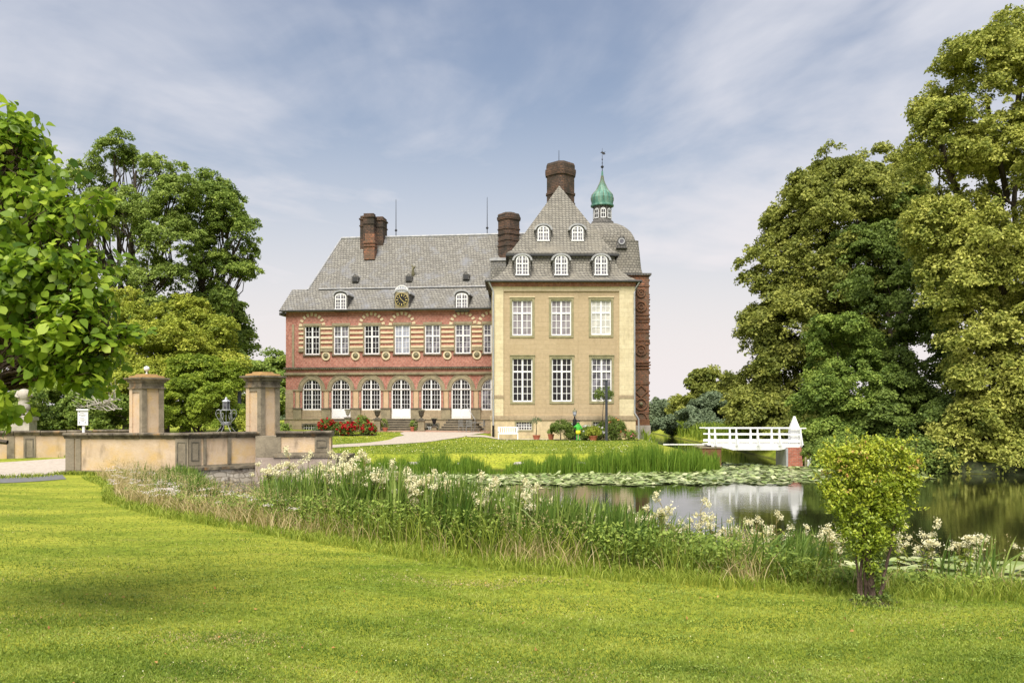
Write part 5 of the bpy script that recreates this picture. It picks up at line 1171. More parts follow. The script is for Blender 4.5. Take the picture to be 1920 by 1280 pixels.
drape('woodland_floor', [(-34,46.5),(-24,47),(-15.5,48)], [3.4,3.4,3.0], M['floor'], .022, 40)
# distance
BG = 'distant trees beyond the castle'
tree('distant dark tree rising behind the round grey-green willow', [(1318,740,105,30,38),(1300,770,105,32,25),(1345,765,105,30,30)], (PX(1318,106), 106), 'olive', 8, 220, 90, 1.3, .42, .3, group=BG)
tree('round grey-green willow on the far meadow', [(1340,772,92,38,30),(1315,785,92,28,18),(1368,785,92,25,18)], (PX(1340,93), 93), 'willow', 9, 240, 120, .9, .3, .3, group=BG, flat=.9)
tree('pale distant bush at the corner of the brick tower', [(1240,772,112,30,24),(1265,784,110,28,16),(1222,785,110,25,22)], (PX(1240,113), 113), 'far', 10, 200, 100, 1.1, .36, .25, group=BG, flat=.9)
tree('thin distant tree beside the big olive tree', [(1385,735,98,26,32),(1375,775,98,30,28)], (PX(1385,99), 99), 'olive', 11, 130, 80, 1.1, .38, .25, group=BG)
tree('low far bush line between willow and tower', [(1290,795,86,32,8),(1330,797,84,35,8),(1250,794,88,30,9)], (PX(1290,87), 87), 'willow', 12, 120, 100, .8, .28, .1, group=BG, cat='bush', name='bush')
# left side
tree('tall airy ash tree with open crown behind the left gate pillar', [(215,290,58,40,36),(255,320,58,60,45),(300,320,58,50,35),(170,350,58,50,45),(120,345,58,40,40),(330,370,57,50,45),(230,400,57,80,50),(160,430,57,60,50),(320,450,57,70,50),(110,420,58,40,60),(200,490,57,80,50),(300,530,57,80,50),(250,580,57,90,40)], (PX(240,59), 59), 'ash', 21, int(3100*Q), 24, .5, .17, .42, lo=.45, gap=.5, droop=.3, nlimb=8)
tree('dark maple leaning right beside the tall ash', [(395,360,60,45,35),(425,400,60,45,40),(455,440,60,35,38),(370,420,60,50,45),(465,480,60,25,28),(440,510,60,40,30),(385,500,60,60,45),(420,560,60,35,30),(350,600,59,60,60)], (PX(345,61), 61), 'green', 22, int(2300*Q), 26, .5, .18, .42, lo=.45, gap=.35, nlimb=7)
tree('feathery bright bush tree behind the gate pillars', [(250,640,52,85,60),(330,660,51,80,70),(290,700,50,90,60),(400,640,53,55,60),(300,720,48,90,70),(210,720,48,60,70),(420,700,52,45,70),(250,570,54,50,50),(340,590,54,50,45)], (PX(310,53), 53), 'yellow', 23, int(1500*Q), 60, .6, .17, .25, lo=.5, gap=.25)
tree('dense hedge-like green bush right behind the bridge', [(340,760,44,55,55),(400,770,44,50,50),(430,740,46,25,60),(300,790,44,45,40),(370,700,46,50,45)], (PX(370,46), 46), 'fresh', 24, int(900*Q), 60, .42, .14, .15, cat='bush', name='bush')
tree('dark green shrubbery behind the statue and notice board', [(90,760,45,60,50),(170,760,45,55,50),(30,740,46,55,60),(230,780,44.5,40,40),(60,805,45,60,22),(150,805,45,60,22),(-20,805,45.5,60,22),(130,710,47,80,45),(-40,760,46,60,60)], (PX(110,47), 47), 'green', 25, int(1100*Q), 55, .48, .15, .18, cat='bush', name='bush', bottom=.9)
tree('dark background bush under the ash tree', [(90,690,53,110,90),(200,690,55,90,80),(350,700,56,90,90),(440,770,57,40,40)], (PX(180,56), 56), 'dark', 26, int(480*Q), 110, 1.1, .24, .3, cat='bush', name='bush')
tree('small dark tree beside the red brick wing', [(490,715,88,38,42),(525,700,90,28,38),(460,735,86,30,40),(515,765,84,40,35),(450,780,80,40,30)], (PX(500,89), 89), 'green', 27, int(360*Q), 100, 1.2, .32, .3)
tree('light green tree behind the ash trunk on the left', [(420,600,66,35,50),(430,660,66,40,50),(390,660,64,50,60)], (PX(415,67), 67), 'green', 28, int(240*Q), 90, 1.0, .25, .25, gap=.2)
# bare twigs in the bushes
rng = np.random.default_rng(5); mb = MB()
for k in range(26):
    a = (PX(205,43.2)-PX(200,43.2)+rng.normal(0,.3), 0, rng.uniform(0,.6)); b = (rng.uniform(-2.2,.9), rng.uniform(-.5,.3), rng.uniform(.2,2.6)); limb(mb, a, b, .03, .008, rng, 6, -.1, .25)
tag(mb.build('dead_branches', M['statue'], loc=(PX(200,43.2), 43.2, PZ(770,43.2))), 'tangle of bare pale dead branches left of the gate pillar', 'branches')
# far-off wood closing the horizon
rng = np.random.default_rng(33)
lob = []
for k in range(150):
    x = -260+k*3.5+rng.uniform(-2,2); y = 170+rng.uniform(-15,15)
    if -40 < x/y*1600+960-1340 < 40: continue
    lob.append((x, y, .6, rng.uniform(4,7), 4, rng.uniform(.6,2.2)))
V, t, _ = foliage(lob, 1900, 60, 2.2, .85, rng, bottom=.1, bough=False)
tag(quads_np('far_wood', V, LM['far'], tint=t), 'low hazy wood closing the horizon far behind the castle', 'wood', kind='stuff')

# foreground broad-leaved tree on the left: leaves in whorls
def broadleaf(P, T, Nn, s, rng):
    n = len(P); T = norm(T); Nn = norm(Nn-(Nn*T).sum(1, keepdims=True)*T); B = np.cross(Nn, T); s = s[:, None]
    prof = [(0,.0),(.28,.16),(.6,.31),(.84,.27),(1.0,.0),(.84,-.27),(.6,-.31),(.28,-.16)]
    V = np.stack([P+T*s*a+B*s*b-Nn*s*(.22*a*a)+Nn*s*abs(b)*.35 for a, b in prof], 1)
    return V
rng = np.random.default_rng(77); bx, by = -7.6, 9.9
tree_e = empty('broad_leaved_tree', (bx, by, gz(bx, by)), 0, 'young tree with big fresh green leaves at the left edge', 'tree'); bz = tree_e.location.z
lb9 = lambda px_, py, d, rx, rz, ry=None: (PX(px_,d), d, PZ(py,d), rx*d/F, (ry or rx)*d/F, rz*d/F)
lob = [lb9(25,290,9.6,55,60),lb9(-60,300,9.8,110,100),lb9(60,370,9.5,70,55),lb9(0,440,9.4,110,90),lb9(130,400,9.3,55,50),lb9(155,480,9.3,38,55),lb9(100,520,9.3,90,60),lb9(20,560,9.2,110,80),lb9(150,590,9.1,60,50),lb9(-110,540,9.6,140,150),lb9(85,632,9.0,92,36),lb9(175,640,9.1,50,38),lb9(150,690,9.2,55,20),lb9(215,655,9.2,22,20)]
lobl = [(l[0]-bx, l[1]-by, l[2]-bz)+l[3:] for l in lob]
Bc, Bd = sample_lobes(lobl, 190, rng, .5, .8); Bc = Bc+Bd*rng.uniform(-.12,.16,190)[:, None]
C2, D2 = sample_lobes([(PX(12,9.6)-bx, 9.6-by, PZ(225,9.6)-bz, .16, .2, .26),(PX(103,9.4)-bx, 9.4-by, PZ(318,9.4)-bz, .26,.2,.1),(PX(45,9.4)-bx, 9.4-by, PZ(240,9.4)-bz, .16,.2,.16)], 9, rng, .2, .9); Bc = np.r_[Bc, C2]; Bd = np.r_[Bd, D2]
kb = np.repeat(np.arange(len(Bc)), 10); nW = len(kb)
C = Bc[kb]+rng.normal(0,.125,(nW,3))*[1,1,.75]; C[-70:] = np.array([PX(-24,9.1)-bx, 9.1-by, PZ(752,9.1)-bz])+rng.normal(0,1,(70,3))*[.13,.13,.12]; Dn = norm(Bd[kb]*.8+rng.normal(0,.4,(nW,3)))
npw = 6; k = np.repeat(np.arange(nW), npw); n = len(k); ang = np.tile(np.arange(npw)*2.4, nW)+np.repeat(rng.uniform(0, 6, nW), npw)+rng.normal(0,.3,n)
ax = norm(Dn*.8+np.array([0,0,.45]))[k]; u = norm(np.cross(ax, [0.3,.2,.9])); v = np.cross(ax, u)
rad = u*np.cos(ang)[:, None]+v*np.sin(ang)[:, None]; T = norm(rad+ax*rng.uniform(-.1,.9,n)[:, None]+np.array([0,0,-.45])*rng.uniform(.2,1.6,n)[:, None])
P_ = C[k]-ax*rng.uniform(0,.12,n)[:, None]+rad*.02; S = rng.uniform(.06,.165,n)
t = np.clip(.5+rng.normal(0,.10,len(Bc))[kb][k]+rng.normal(0,.12,nW)[k]+rng.normal(0,.20,n), 0, 1)
quads_np('crown', broadleaf(P_, T, ax+rdir(n, rng)*.45, S, rng), LM['magnolia'], nv=8, parent=tree_e, tint=t)
mb = MB(); tr = limb(mb, (0,0,-.3), (PX(5,9.6)-bx, -.3, PZ(250,9.6)-bz), .13, .02, rng, 12, wob=.015)
for l in lobl:
    j = int(np.clip(np.interp(l[2]-.15, [p[2] for p in tr], range(len(tr))), 1, 10)); lb = limb(mb, tr[j], l[:3], .045, .02, rng, 6, -.03, .08)
    d2 = np.linalg.norm(C-np.array(l[:3]), axis=1)
    for q in np.argsort(d2)[rng.choice(150, 60, replace=False)]: limb(mb, lb[rng.integers(2,7)], C[q], .012, .004, rng, 4, .02, .1)
mb.build('trunk', M['bark_red'], tree_e, smooth=True)
# cut branch stub at the very left edge
mb = MB(); limb(mb, (-.6,0,.06), (.18,0,-.0), .07, .045, rng, 5, 0, .05); tag(mb.build('cut_branch_end', M['bark'], loc=(PX(-4,16), 16, PZ(829,16))), 'dark rounded end of a cut branch at the left edge of the photo', 'rail')

# topiary on stems in the foreground
rng = np.random.default_rng(91); d = 11.4; bx, by = PX(1636, d), d; bz = gz(bx, by)
te = empty('clipped_shrub', (bx, by, bz), 0, 'clipped glossy shrub with orange young tips on twisted stems in the foreground', 'shrub')
s_ = d/F; lb = lambda px_, py, rx, rz, ry=None: ((px_-1636)*s_, 0, PZ(py, d)-bz, rx*s_, (ry or rx)*s_*.85, rz*s_)
_r = np.random.default_rng(4)
lobs = [lb(1630,900,50,34),lb(1560,860,26,18),lb(1704,866,24,16),lb(1556,912,22,24),lb(1702,905,20,20),lb(1590,848,26,14),lb(1625,842,26,12),lb(1668,840,26,14)]+[lb(_r.uniform(1562,1700), _r.uniform(858,950), _r.uniform(12,24), _r.uniform(10,18)) for _ in range(22)]+[lb(1620,950,50,42),lb(1650,990,38,50),lb(1575,930,32,60),lb(1605,860,45,28),lb(1670,850,32,24),lb(1640,845,30,26),lb(1690,930,22,30),lb(1625,1035,30,40),lb(1618,1000,48,36),lb(1672,965,30,40)]
V, t, C = foliage(lobs, 820, 22, .105, .052, rng, flat=.9, lo=.4, asp=.5, up=.4, bottom=.7, bough=False)
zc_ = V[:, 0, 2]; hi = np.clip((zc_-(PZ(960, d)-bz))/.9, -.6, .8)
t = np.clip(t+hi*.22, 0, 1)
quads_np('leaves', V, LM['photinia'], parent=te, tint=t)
# shoots with young leaves along the top
V, t, C = foliage([lb(1640,868,82,40),lb(1600,905,60,52),lb(1685,868,38,30)], 60, 5, .045, .042, rng, flat=.9, lo=.9, bottom=0, bough=False); quads_np('young_leaves', V, LM['newleaf'], parent=te, tint=t)
mb = MB(); Vs = []
Cs_, Ds_ = sample_lobes(lobs[:26], 110, rng, .85, .3)
for k in range(110):
    p0 = Cs_[k]; p1 = p0+norm((Ds_[k]+np.array([0,0,.8]))[None])[0]*rng.uniform(.06,.24); limb(mb, p0, p1, .005, .002, rng, 3)
    m_ = 13; P_ = p0+(p1-p0)*rng.uniform(.2,1.05,(m_,1)); D_l = norm(rng.normal(0,1,(m_,3))+np.array([0,0,.7])); Vs.append(leaf_quads(P_+D_l*.02, norm(rng.normal(0,1,(m_,3))+[0,-.5,.8]), rng.uniform(.035,.06,m_), rng, .45, T=D_l))
Vs = np.concatenate(Vs); quads_np('shoot_tips', Vs, LM['photinia'], parent=te, tint=rng.uniform(.45,1,len(Vs)))
mb.build('shoots', M['bark_red'], te)
mb = MB()
for (x0, x1, x2, x3, r) in ((1618,1614,1626,1600,.022),(1634,1632,1622,1636,.045),(1644,1654,1672,1688,.024),(1612,1610,1608,1590,.016),(1628,1622,1640,1655,.024),(1640,1630,1634,1660,.018)):
    y0 = rng.uniform(-.06,.06)
    pts = [((x0-1636)*s_, y0, -.05), ((x1-1636)*s_, y0-.02, PZ(1080,d)-bz), ((x2-1636)*s_, y0+.03, PZ(1010,d)-bz), ((x3-1636)*s_, y0, PZ(910,d)-bz)]
    f = []; 
    for a in range(16):
        t_ = a/15*3; i_ = min(int(t_), 2); w_ = t_-i_; p = np.array(pts[i_])*(1-w_)+np.array(pts[i_+1])*w_; f.append(tuple(p+rng.normal(0,.008,3)))
    mb.tube(f, [r*(1.25-.9*a/15)*(1+.12*math.sin(a*2.1)) for a in range(16)], 9)
mb.build('stems', M['bark_red'], te, smooth=True)
V, t, _ = foliage([(0,0,.05,.28,.22,.10),(.05,0,.35,.1,.1,.35)], 60, 14, .08, .045, rng, lo=.2, bottom=.2, bough=False); quads_np('ivy_leaves', V, LM['dark'], parent=te, tint=t)
mb = MB(); mb.lathe([(.30,.0),(.2,.03),(.01,.05)], 18, 0, 0, False); mb.v = [(x*(1.2+.3*math.sin(5*math.atan2(y,x)+1)), y*(.8+.25*math.sin(3*math.atan2(y,x))), z) for x, y, z in mb.v]; mb.build('bare_soil', M['soil'], te)
P2 = np.column_stack([rng.normal(bx,.26,900), rng.normal(by,.2,900)]); L, R = blades(on_ground(P2)-np.array([bx,by,bz]), rng.uniform(.04,.13,900), rng.uniform(.2,1.,900), np.full(900,.008), rng, 3); strips_np('grass_tuft', L, R, LM['rough'], parent=te, tint=rng.random(900))

# ------------------------------------------------------------------ grasses, reeds, bank plants
LW_, WT_ = np.array(LAWN, float), np.array(WATE, float)
def strip_pts(n, rng, o0=0., o1=1., px0=None, px1=None, dens=None):
    out = []; seg = np.linalg.norm(np.diff(LW_, axis=0), axis=1); wid = np.linalg.norm(WT_-LW_, axis=1)
    pr_ = seg*(wid[1:]+wid[:-1])/(LW_[1:, 1]+LW_[:-1, 1]); pr_ = pr_/pr_.sum(); tot = 0
    while tot < n:
        i = rng.choice(len(seg), n, p=pr_); f = rng.random(n)[:, None]; o = rng.uniform(o0, o1, n)[:, None]
        a = LW_[i]*(1-f)+LW_[i+1]*f; b = WT_[i]*(1-f)+WT_[i+1]*f; P2 = a*(1-o)+b*o; px_ = 960+F*P2[:, 0]/P2[:, 1]
        m = (P2[:, 1] > 1)
        if px0 is not None: m &= (px_ > px0) & (px_ < px1)
        if dens is not None: m &= rng.random(n) < dens(px_, o[:, 0])
        P2 = P2[m]; out.append(P2); tot += len(P2)
    return np.concatenate(out)[:n]
rng = np.random.default_rng(101)
patch = lambda P, f=1.0, s=0.: .5+.5*np.sin(P[:, 0]*1.3*f+s+np.sin(P[:, 1]*.9*f))*np.cos(P[:, 1]*1.1*f+s*2)
# lawn blades near the camera
nb_ = 300000; d = 6.2/np.sqrt(rng.uniform((6.2/30)**2, 1, nb_*2)); x = rng.uniform(-.68,.68,nb_*2)*d; P2 = np.column_stack([x, d])
lx = np.interp(P2[:, 0], LW_[:, 0], LW_[:, 1]); P2 = P2[P2[:, 1] < lx-.02][:nb_]
d = P2[:, 1]; h = rng.uniform(.018,.042,len(P2))*(1+.3*patch(P2,1.7)); cl = np.sin(P2[:,0]*2.1+3*np.sin(P2[:,1]*.7))*np.sin(P2[:,1]*3.3+P2[:,0]*.6)+.7*np.sin(P2[:,0]*9.1+P2[:,1]*4)*np.sin(P2[:,1]*11.)
L, R = blades(on_ground(P2)-np.array([0,0,.004]), h, rng.uniform(.2,1.3,len(P2)), .0045+.00055*d, rng, 2)
t = np.clip(.50+.13*cl+.24*np.sin(P2[:,1]*5.2+P2[:,0]*1.1+2*np.sin(P2[:,0]*.8))*np.sin(P2[:,0]*1.9+P2[:,1]*.5)+rng.normal(0,.17,len(P2)), 0, 1)
tag(strips_np('lawn_grass', L, R, LM['grass'], tint=t), kind='stuff')
# dead stalks and tiny daisies in the lawn
P2 = np.column_stack([rng.uniform(-.66,.66,16000), np.zeros(16000)]); dd = 6.5/np.sqrt(rng.uniform(.06,1,16000)); P2 = np.column_stack([P2[:, 0]*dd, dd]); P2 = P2[(P2[:, 1] < np.interp(P2[:, 0], LW_[:, 0], LW_[:, 1])) & (patch(P2,.9,1.) > .62)]
P2 = np.concatenate([P2, (lambda q: np.column_stack([q, 12.9+.18*np.sin(q*2.3)+.12*np.sin(q*7)+rng.normal(0,.16,len(q))]))(rng.normal(-.4,.75,900)), np.column_stack([rng.normal(.2,.7,900), rng.normal(8.2,.25,900)]), np.column_stack([rng.normal(-3.2,.5,900), rng.normal(9.6,.2,900)])])
L, R = blades(on_ground(P2), rng.uniform(.02,.036,len(P2)), rng.uniform(.6,1.6,len(P2)), .004+.0004*P2[:, 1], rng, 2); tag(strips_np('dry_lawn_blades', L, R, LM['straw'], tint=rng.random(len(P2))), kind='stuff')
P2 = P2[rng.choice(len(P2), min(len(P2), 130), replace=False)]+rng.normal(0,1.2,(min(len(P2),130),2)); P2 = P2[P2[:, 1] < np.interp(P2[:, 0], LW_[:, 0], LW_[:, 1])]; G = on_ground(P2)+[0,0,.045]
tag(quads_np('lawn_daisies', leaf_quads(G, norm(rng.normal(0,.3,G.shape)+[0,-.4,1]), .016, rng, .9), LM['white_fl'], tint=rng.random(len(G))), kind='stuff')
P2 = np.column_stack([rng.uniform(-6,5.5,90), rng.uniform(7,13.5,90)]); P2 = P2[P2[:, 1] < np.interp(P2[:, 0], LW_[:, 0], LW_[:, 1])-.2]; G = on_ground(P2)+[0,0,.035]; tag(quads_np('fallen_leaves', leaf_quads(G, norm(rng.normal(0,.5,G.shape)+[0,0,1]), rng.uniform(.03,.06,len(G)), rng, .6), LM['newleaf'], tint=rng.random(len(G))*.5), kind='stuff')
# clover and coarse weeds in darker tufts
Ct = np.column_stack([rng.uniform(-6,6,170), 6.8+9*rng.random(170)**1.4]); k = np.repeat(np.arange(170), 60); P2 = Ct[k]+rng.normal(0,1,(len(k),2))*rng.uniform(.04,.13,170)[k][:, None]*np.array([1.6,1]); P2 = P2[P2[:, 1] < np.interp(P2[:, 0], LW_[:, 0], LW_[:, 1])-.05]
G = on_ground(P2)+np.column_stack([np.zeros((len(P2),2)), rng.uniform(.015,.045,len(P2))]); tag(quads_np('lawn_clover', leaf_quads(G, norm(rng.normal(0,.4,G.shape)+[0,0,1]), rng.uniform(.014,.026,len(G)), rng, .85), LM['green'], tint=np.clip(rng.normal(.6,.2,len(G)),0,1)), kind='stuff')
# rough fringe between lawn and bank
P2 = strip_pts(52000, rng, -.04, .45); o_h = rng.uniform(.10,.28,len(P2)); fr = np.clip(patch(P2,1.2), .2, 1)
L, R = blades(on_ground(P2), o_h*(.5+.7*fr), rng.uniform(.2,1.1,len(P2)), .008+.0005*P2[:, 1], rng, 3); tag(strips_np('rough_bank_grass', L, R, LM['rough'], tint=np.clip(.5+rng.normal(0,.22,len(P2))+.2*(fr-.5), 0, 1)), kind='stuff')
P2 = strip_pts(42000, rng, .2, 1.08); px_ = 960+F*P2[:, 0]/P2[:, 1]; hs_ = np.interp(px_, [150,300,370,440,500,700,1100,1350,1480,1560,1700,1900], [.45,.5,.35,.3,.6,.85,.78,.7,.6,.38,.30,.30])
L, R = blades(on_ground(P2), hs_*rng.uniform(.35,1.1,len(P2)), rng.uniform(.1,.8,len(P2)), .009+.0005*P2[:, 1], rng, 4); tag(strips_np('tall_bank_grass', L, R, LM['rough'], tint=np.clip(.42+rng.normal(0,.2,len(P2)), 0, 1)), kind='stuff')
# dry straw-coloured grass in drifts
dens = lambda p, o: (np.exp(-((p-430)/170)**2)+.7*np.exp(-((p-250)/70)**2)+.75*np.exp(-((p-1010)/70)**2)+.9*np.exp(-((p-1400)/35)**2)+.06)*np.where(o < .75, 1, .4)*.8
P2 = strip_pts(11000, rng, .08, .85, dens=dens); L, R = blades(on_ground(P2), rng.uniform(.25,.62,len(P2)), rng.uniform(.1,.9,len(P2)), .005+.0004*P2[:, 1], rng, 4); tag(strips_np('dry_bank_grass', L, R, LM['straw'], tint=rng.random(len(P2))), kind='stuff')
P2 = strip_pts(2600, rng, .1, .8, dens=dens); h = rng.uniform(.5,.8,len(P2)); G = on_ground(P2)+np.column_stack([rng.normal(0,.05,(len(P2),2)), h]); k = np.repeat(np.arange(len(G)), 7)
Pk = G[k]+rng.normal(0,1,(len(k),3))*[.02,.02,.07]; tag(quads_np('grass_seed_heads', leaf_quads(Pk, norm(rng.normal(0,1,Pk.shape)+[0,-.6,.2]), .03, rng, .4, T=np.tile([0,0,1.],(len(k),1))+rng.normal(0,.4,Pk.shape)), LM['straw'], tint=rng.random(len(k))), kind='stuff')
# leafy herbs
P2 = strip_pts(2300, rng, .2, 1.05); G = on_ground(P2); px_ = 960+F*P2[:, 0]/P2[:, 1]; hh = np.interp(px_, [150,400,600,1300,1480,1560,1900], [.3,.4,.8,.72,.55,.3,.25])
k = np.repeat(np.arange(len(G)), 60); Pk = G[k]+np.column_stack([rng.normal(0,.13,(len(k),2)), hh[k]*rng.random(len(k))**.7]); tag(quads_np('leafy_bank_herbs', leaf_quads(Pk, norm(rng.normal(0,.6,Pk.shape)+[0,-.2,1]), rng.uniform(.035,.085,len(k))*(1+Pk[:,1]*.012), rng, .5), LM['green'], tint=np.clip(.55+rng.normal(0,.12,len(G))[k]+rng.normal(0,.18,len(k)), 0, 1)), kind='stuff')
# sword-leaved iris
dens = lambda p, o: (np.exp(-((p-360)/35)**2)*1.0+np.exp(-((p-515)/20)**2)+1.0*np.exp(-((p-600)/45)**2)+np.exp(-((p-700)/90)**2)+1.1*np.exp(-((p-870)/90)**2)+.8*np.exp(-((p-1000)/60)**2)+1.0*np.exp(-((p-1110)/70)**2)+.5*np.exp(-((p-1200)/60)**2)+.45*np.exp(-((p-1480)/30)**2)+.12*(p < 1560)+.015)*(o > .3)*(1-.97*np.exp(-((p-440)/42)**2))
nc_ = 820; Pc = strip_pts(nc_, rng, .35, 1.12, dens=dens); k = np.repeat(np.arange(nc_), 13); P2 = Pc[k]+rng.normal(0,.09,(len(k),2)); G = on_ground(P2); px_ = 960+F*P2[:, 0]/P2[:, 1]
h = np.interp(px_, [200,360,430,600,700,1000,1250,1500], [.7,.85,.8,1.5,1.55,1.3,1.1,.95])*rng.uniform(.6,1.1,len(k)); lean = np.abs(rng.normal(0,.22,len(k)))+np.where(rng.random(len(k)) < .14, .7, 0); az = rng.normal(.4,1.5,len(k))
L, R = blades(G, h, lean, .027+.0007*P2[:, 1], rng, 6, az=az); tag(strips_np('iris_leaves', L, R, LM['iris'], tint=np.clip(.5+rng.normal(0,.13,nc_)[k]+rng.normal(0,.18,len(k)), 0, 1)), kind='stuff')
# arching leaves leaning over the water
Pc = strip_pts(260, rng, .5, 1.05, 760, 1540); k = np.repeat(np.arange(260), 5); P2 = Pc[k]+rng.normal(0,.1,(len(k),2)); L, R = blades(on_ground(P2), rng.uniform(.6,1.05,len(k)), rng.uniform(.5,1.2,len(k)), np.full(len(k), .024), rng, 7, az=rng.normal(.5,.6,len(k))); tag(strips_np('arching_sedge', L, R, LM['iris'], tint=rng.uniform(.1,.6,len(k))), kind='stuff')
Pa = []
for (a, b, n_, sd) in (((-17.9,33.55),(-12.5,33.3),2600,.16),((-27,23.5),(-18.0,33.0),2600,.35),((-24,38.6),(-17.4,40.1),900,.2)):
    f = rng.random(n_)[:, None]; Pa.append(np.array(a)*(1-f)+np.array(b)*f+rng.normal(0,sd,(n_,2))*np.array([1,.7]))
P2 = np.concatenate(Pa); P2 = P2[(P2[:, 1] < 33.72) | (P2[:, 1] > 36)]; L, R = blades(on_ground(P2), rng.uniform(.05,.22,len(P2)), rng.uniform(.2,1.1,len(P2)), rng.uniform(.02,.035,len(P2)), rng, 3); tag(strips_np('verge_grass', L, R, LM['rough'], tint=rng.random(len(P2))), kind='stuff')
# reed bed in front of the island
n = 23000; xr = rng.uniform(-8.0, 10.0, n); yr = np.interp(xr, [-8,-4,0,4,8,9.3,10], [38.0,37.6,38.4,39.0,39.2,40.0,41.0])+rng.random(n)**1.0*2.3
pxr = 960+F*xr/yr; cl = .5+.5*np.sin(pxr*.055+.7)*np.sin(pxr*.023+2)+.25*np.sin(pxr*.16)
keep = rng.random(n) < np.where((pxr > 900) & (pxr < 960), .25, np.where(pxr > 1040, .95, .8)); xr, yr, cl, pxr = xr[keep], yr[keep], cl[keep], pxr[keep]
base = np.column_stack([xr, yr, np.full(len(xr), ZW-.1)]); h = (.62+.55*np.clip(cl,0,1)+np.interp(pxr,[650,900,940,1050,1150,1250,1340,1370],[.1,.05,-.4,.0,.4,.45,.35,-.1]))*rng.uniform(.5,1.08,len(xr))*(.86+.16*np.sin(pxr*.31)*np.sin(pxr*.117+yr*2)+.12*np.sin(pxr*.9+yr*5))
L, R = blades(base, h, np.abs(rng.normal(0,.13,len(xr)))+np.where(rng.random(len(xr)) < .07, .5, 0), rng.uniform(.022,.04,len(xr)), rng, 4); tag(strips_np('reed_bed', L, R, LM['reed'], tint=np.clip(.5+rng.normal(0,.22,len(xr)), 0, 1)), kind='stuff')
# reeds and tall herbs on the far side of the channel
n = 26000; xr = rng.uniform(9.5, 40, n); yr = rng.uniform(60, 96, n); m = poly_sd(np.column_stack([xr, yr]), MOAT) > .2; xr, yr = xr[m], yr[m]; P2 = np.column_stack([xr, yr])
L, R = blades(on_ground(P2), rng.uniform(.5,1.2,len(xr)), rng.uniform(.1,.5,len(xr)), rng.uniform(.05,.11,len(xr)), rng, 3); tag(strips_np('far_reed_meadow', L, R, LM['fresh'], tint=rng.random(len(xr))*.8), kind='stuff')
# island and castle lawn texture
n = 60000; yr = rng.uniform(41.5, 66, n); xr = rng.uniform(-.5,.17,n)*yr; P2 = np.column_stack([xr, yr]); m = (poly_sd(P2, MOAT) > .15) & ~((xr > -1.6) & (yr > 61)) & (yr > 41)
pathc = np.array([(-14.5,43),(-13,46.5),(-10.5,50),(-7.2,56),(-5.6,61),(-5.2,64.6)]); dp = np.min(np.stack([np.linalg.norm(P2-(a+(b-a)*np.clip(((P2-a)@(b-a))/((b-a)@(b-a)),0,1)[:,None]),axis=1) for a, b in zip(pathc, pathc[1:])]), 0); m &= dp > np.interp(yr,[43,50,56,61,65],[2,1.3,1.6,2.4,3.4]); m &= ~((yr > 60.2) & (xr > -4)); P2 = P2[m]
L, R = blades(on_ground(P2), rng.uniform(.03,.09,len(P2)), rng.uniform(.2,1,len(P2)), np.full(len(P2), .035), rng, 2); tag(strips_np('island_grass', L, R, LM['grass'], tint=np.clip(.5+.3*(patch(P2,.5)-.5)+rng.normal(0,.22,len(P2)),0,1)), kind='stuff')
P2 = P2[rng.random(len(P2)) < .012]; G = on_ground(P2)+[0,0,.08]; tag(quads_np('island_clover', leaf_quads(G, norm(rng.normal(0,.4,G.shape)+[0,-.5,1]), .055, rng, .9), LM['white_fl'], tint=rng.random(len(G))), kind='stuff')
# lily pads
def pads(n, region, name, smin=.1, smax=.19, rise=.03, seed=1):
    rng = np.random.default_rng(seed); P2 = region(n, rng); m = poly_sd(P2, MOAT) < -.05; P2 = P2[m]; n = len(P2); r = rng.uniform(smin, smax, n); ang = np.linspace(.25, 2*PI-.25, 8)+rng.uniform(0,6,n)[:, None]
    tilt = rng.normal(0, .12, (n,2))*(rng.random(n) < .45)[:, None]*np.where(rng.random(n) < .2, 2.5, 1)[:, None]
    X = r[:, None]*np.cos(ang); Y = r[:, None]*np.sin(ang); Z = ZW+.012+rng.random(n)[:, None]*rise+np.abs(tilt[:, :1])*r[:, None]+X*tilt[:, :1]+Y*tilt[:, 1:]
    V = np.stack([P2[:, :1]+X, P2[:, 1:]+Y, Z], 2); return tag(quads_np(name, V, LM['pad'], nv=8, tint=np.clip(.55+rng.normal(0,.25,n),0,1)), kind='stuff')
def regA(n, rng):
    x = rng.uniform(-8, 18, n*2); lo_ = np.interp(x, [-8,-4,0,4,8,12,15.5,18], [35.6,34.6,33.3,33.2,33.6,33.7,34.0,36.5]); hi_ = np.interp(x, [-8,0,4,8,9.5,11,14.5,15.5,18], [38.0,38.2,39,39.6,44.5,46.5,44,41.5,39])
    edge = .35*np.sin(x*2.3)+.2*np.sin(x*5.1); y = lo_+edge+(hi_-lo_)*rng.random(n*2)**.85
    return np.column_stack([x, y])[:n]
pads(13000, regA, 'lily_pads', .08, .15, .04, 3)
def regB(n, rng):
    x = rng.uniform(3.0, 22, n); s = rng.random(n)**1.3*(3.2+.4*np.sin(x*1.7)); y = np.interp(x, WT_[:, 0], WT_[:, 1])-.3+s; return np.column_stack([x, y])
pads(2300, regB, 'near_lily_pads', .09, .16, .03, 4)
def regC(n, rng): return np.column_stack([rng.uniform(7.6, 9.9, n), rng.uniform(13.5, 15.6, n)])
pads(170, regC, 'large_lily_pads', .18, .28, .16, 5)
def regD(n, rng): return np.column_stack([rng.uniform(-6.5, 1.5, n), rng.uniform(18.5, 36, n)])
pads(160, regD, 'mid_lily_pads', .08, .14, .02, 6)
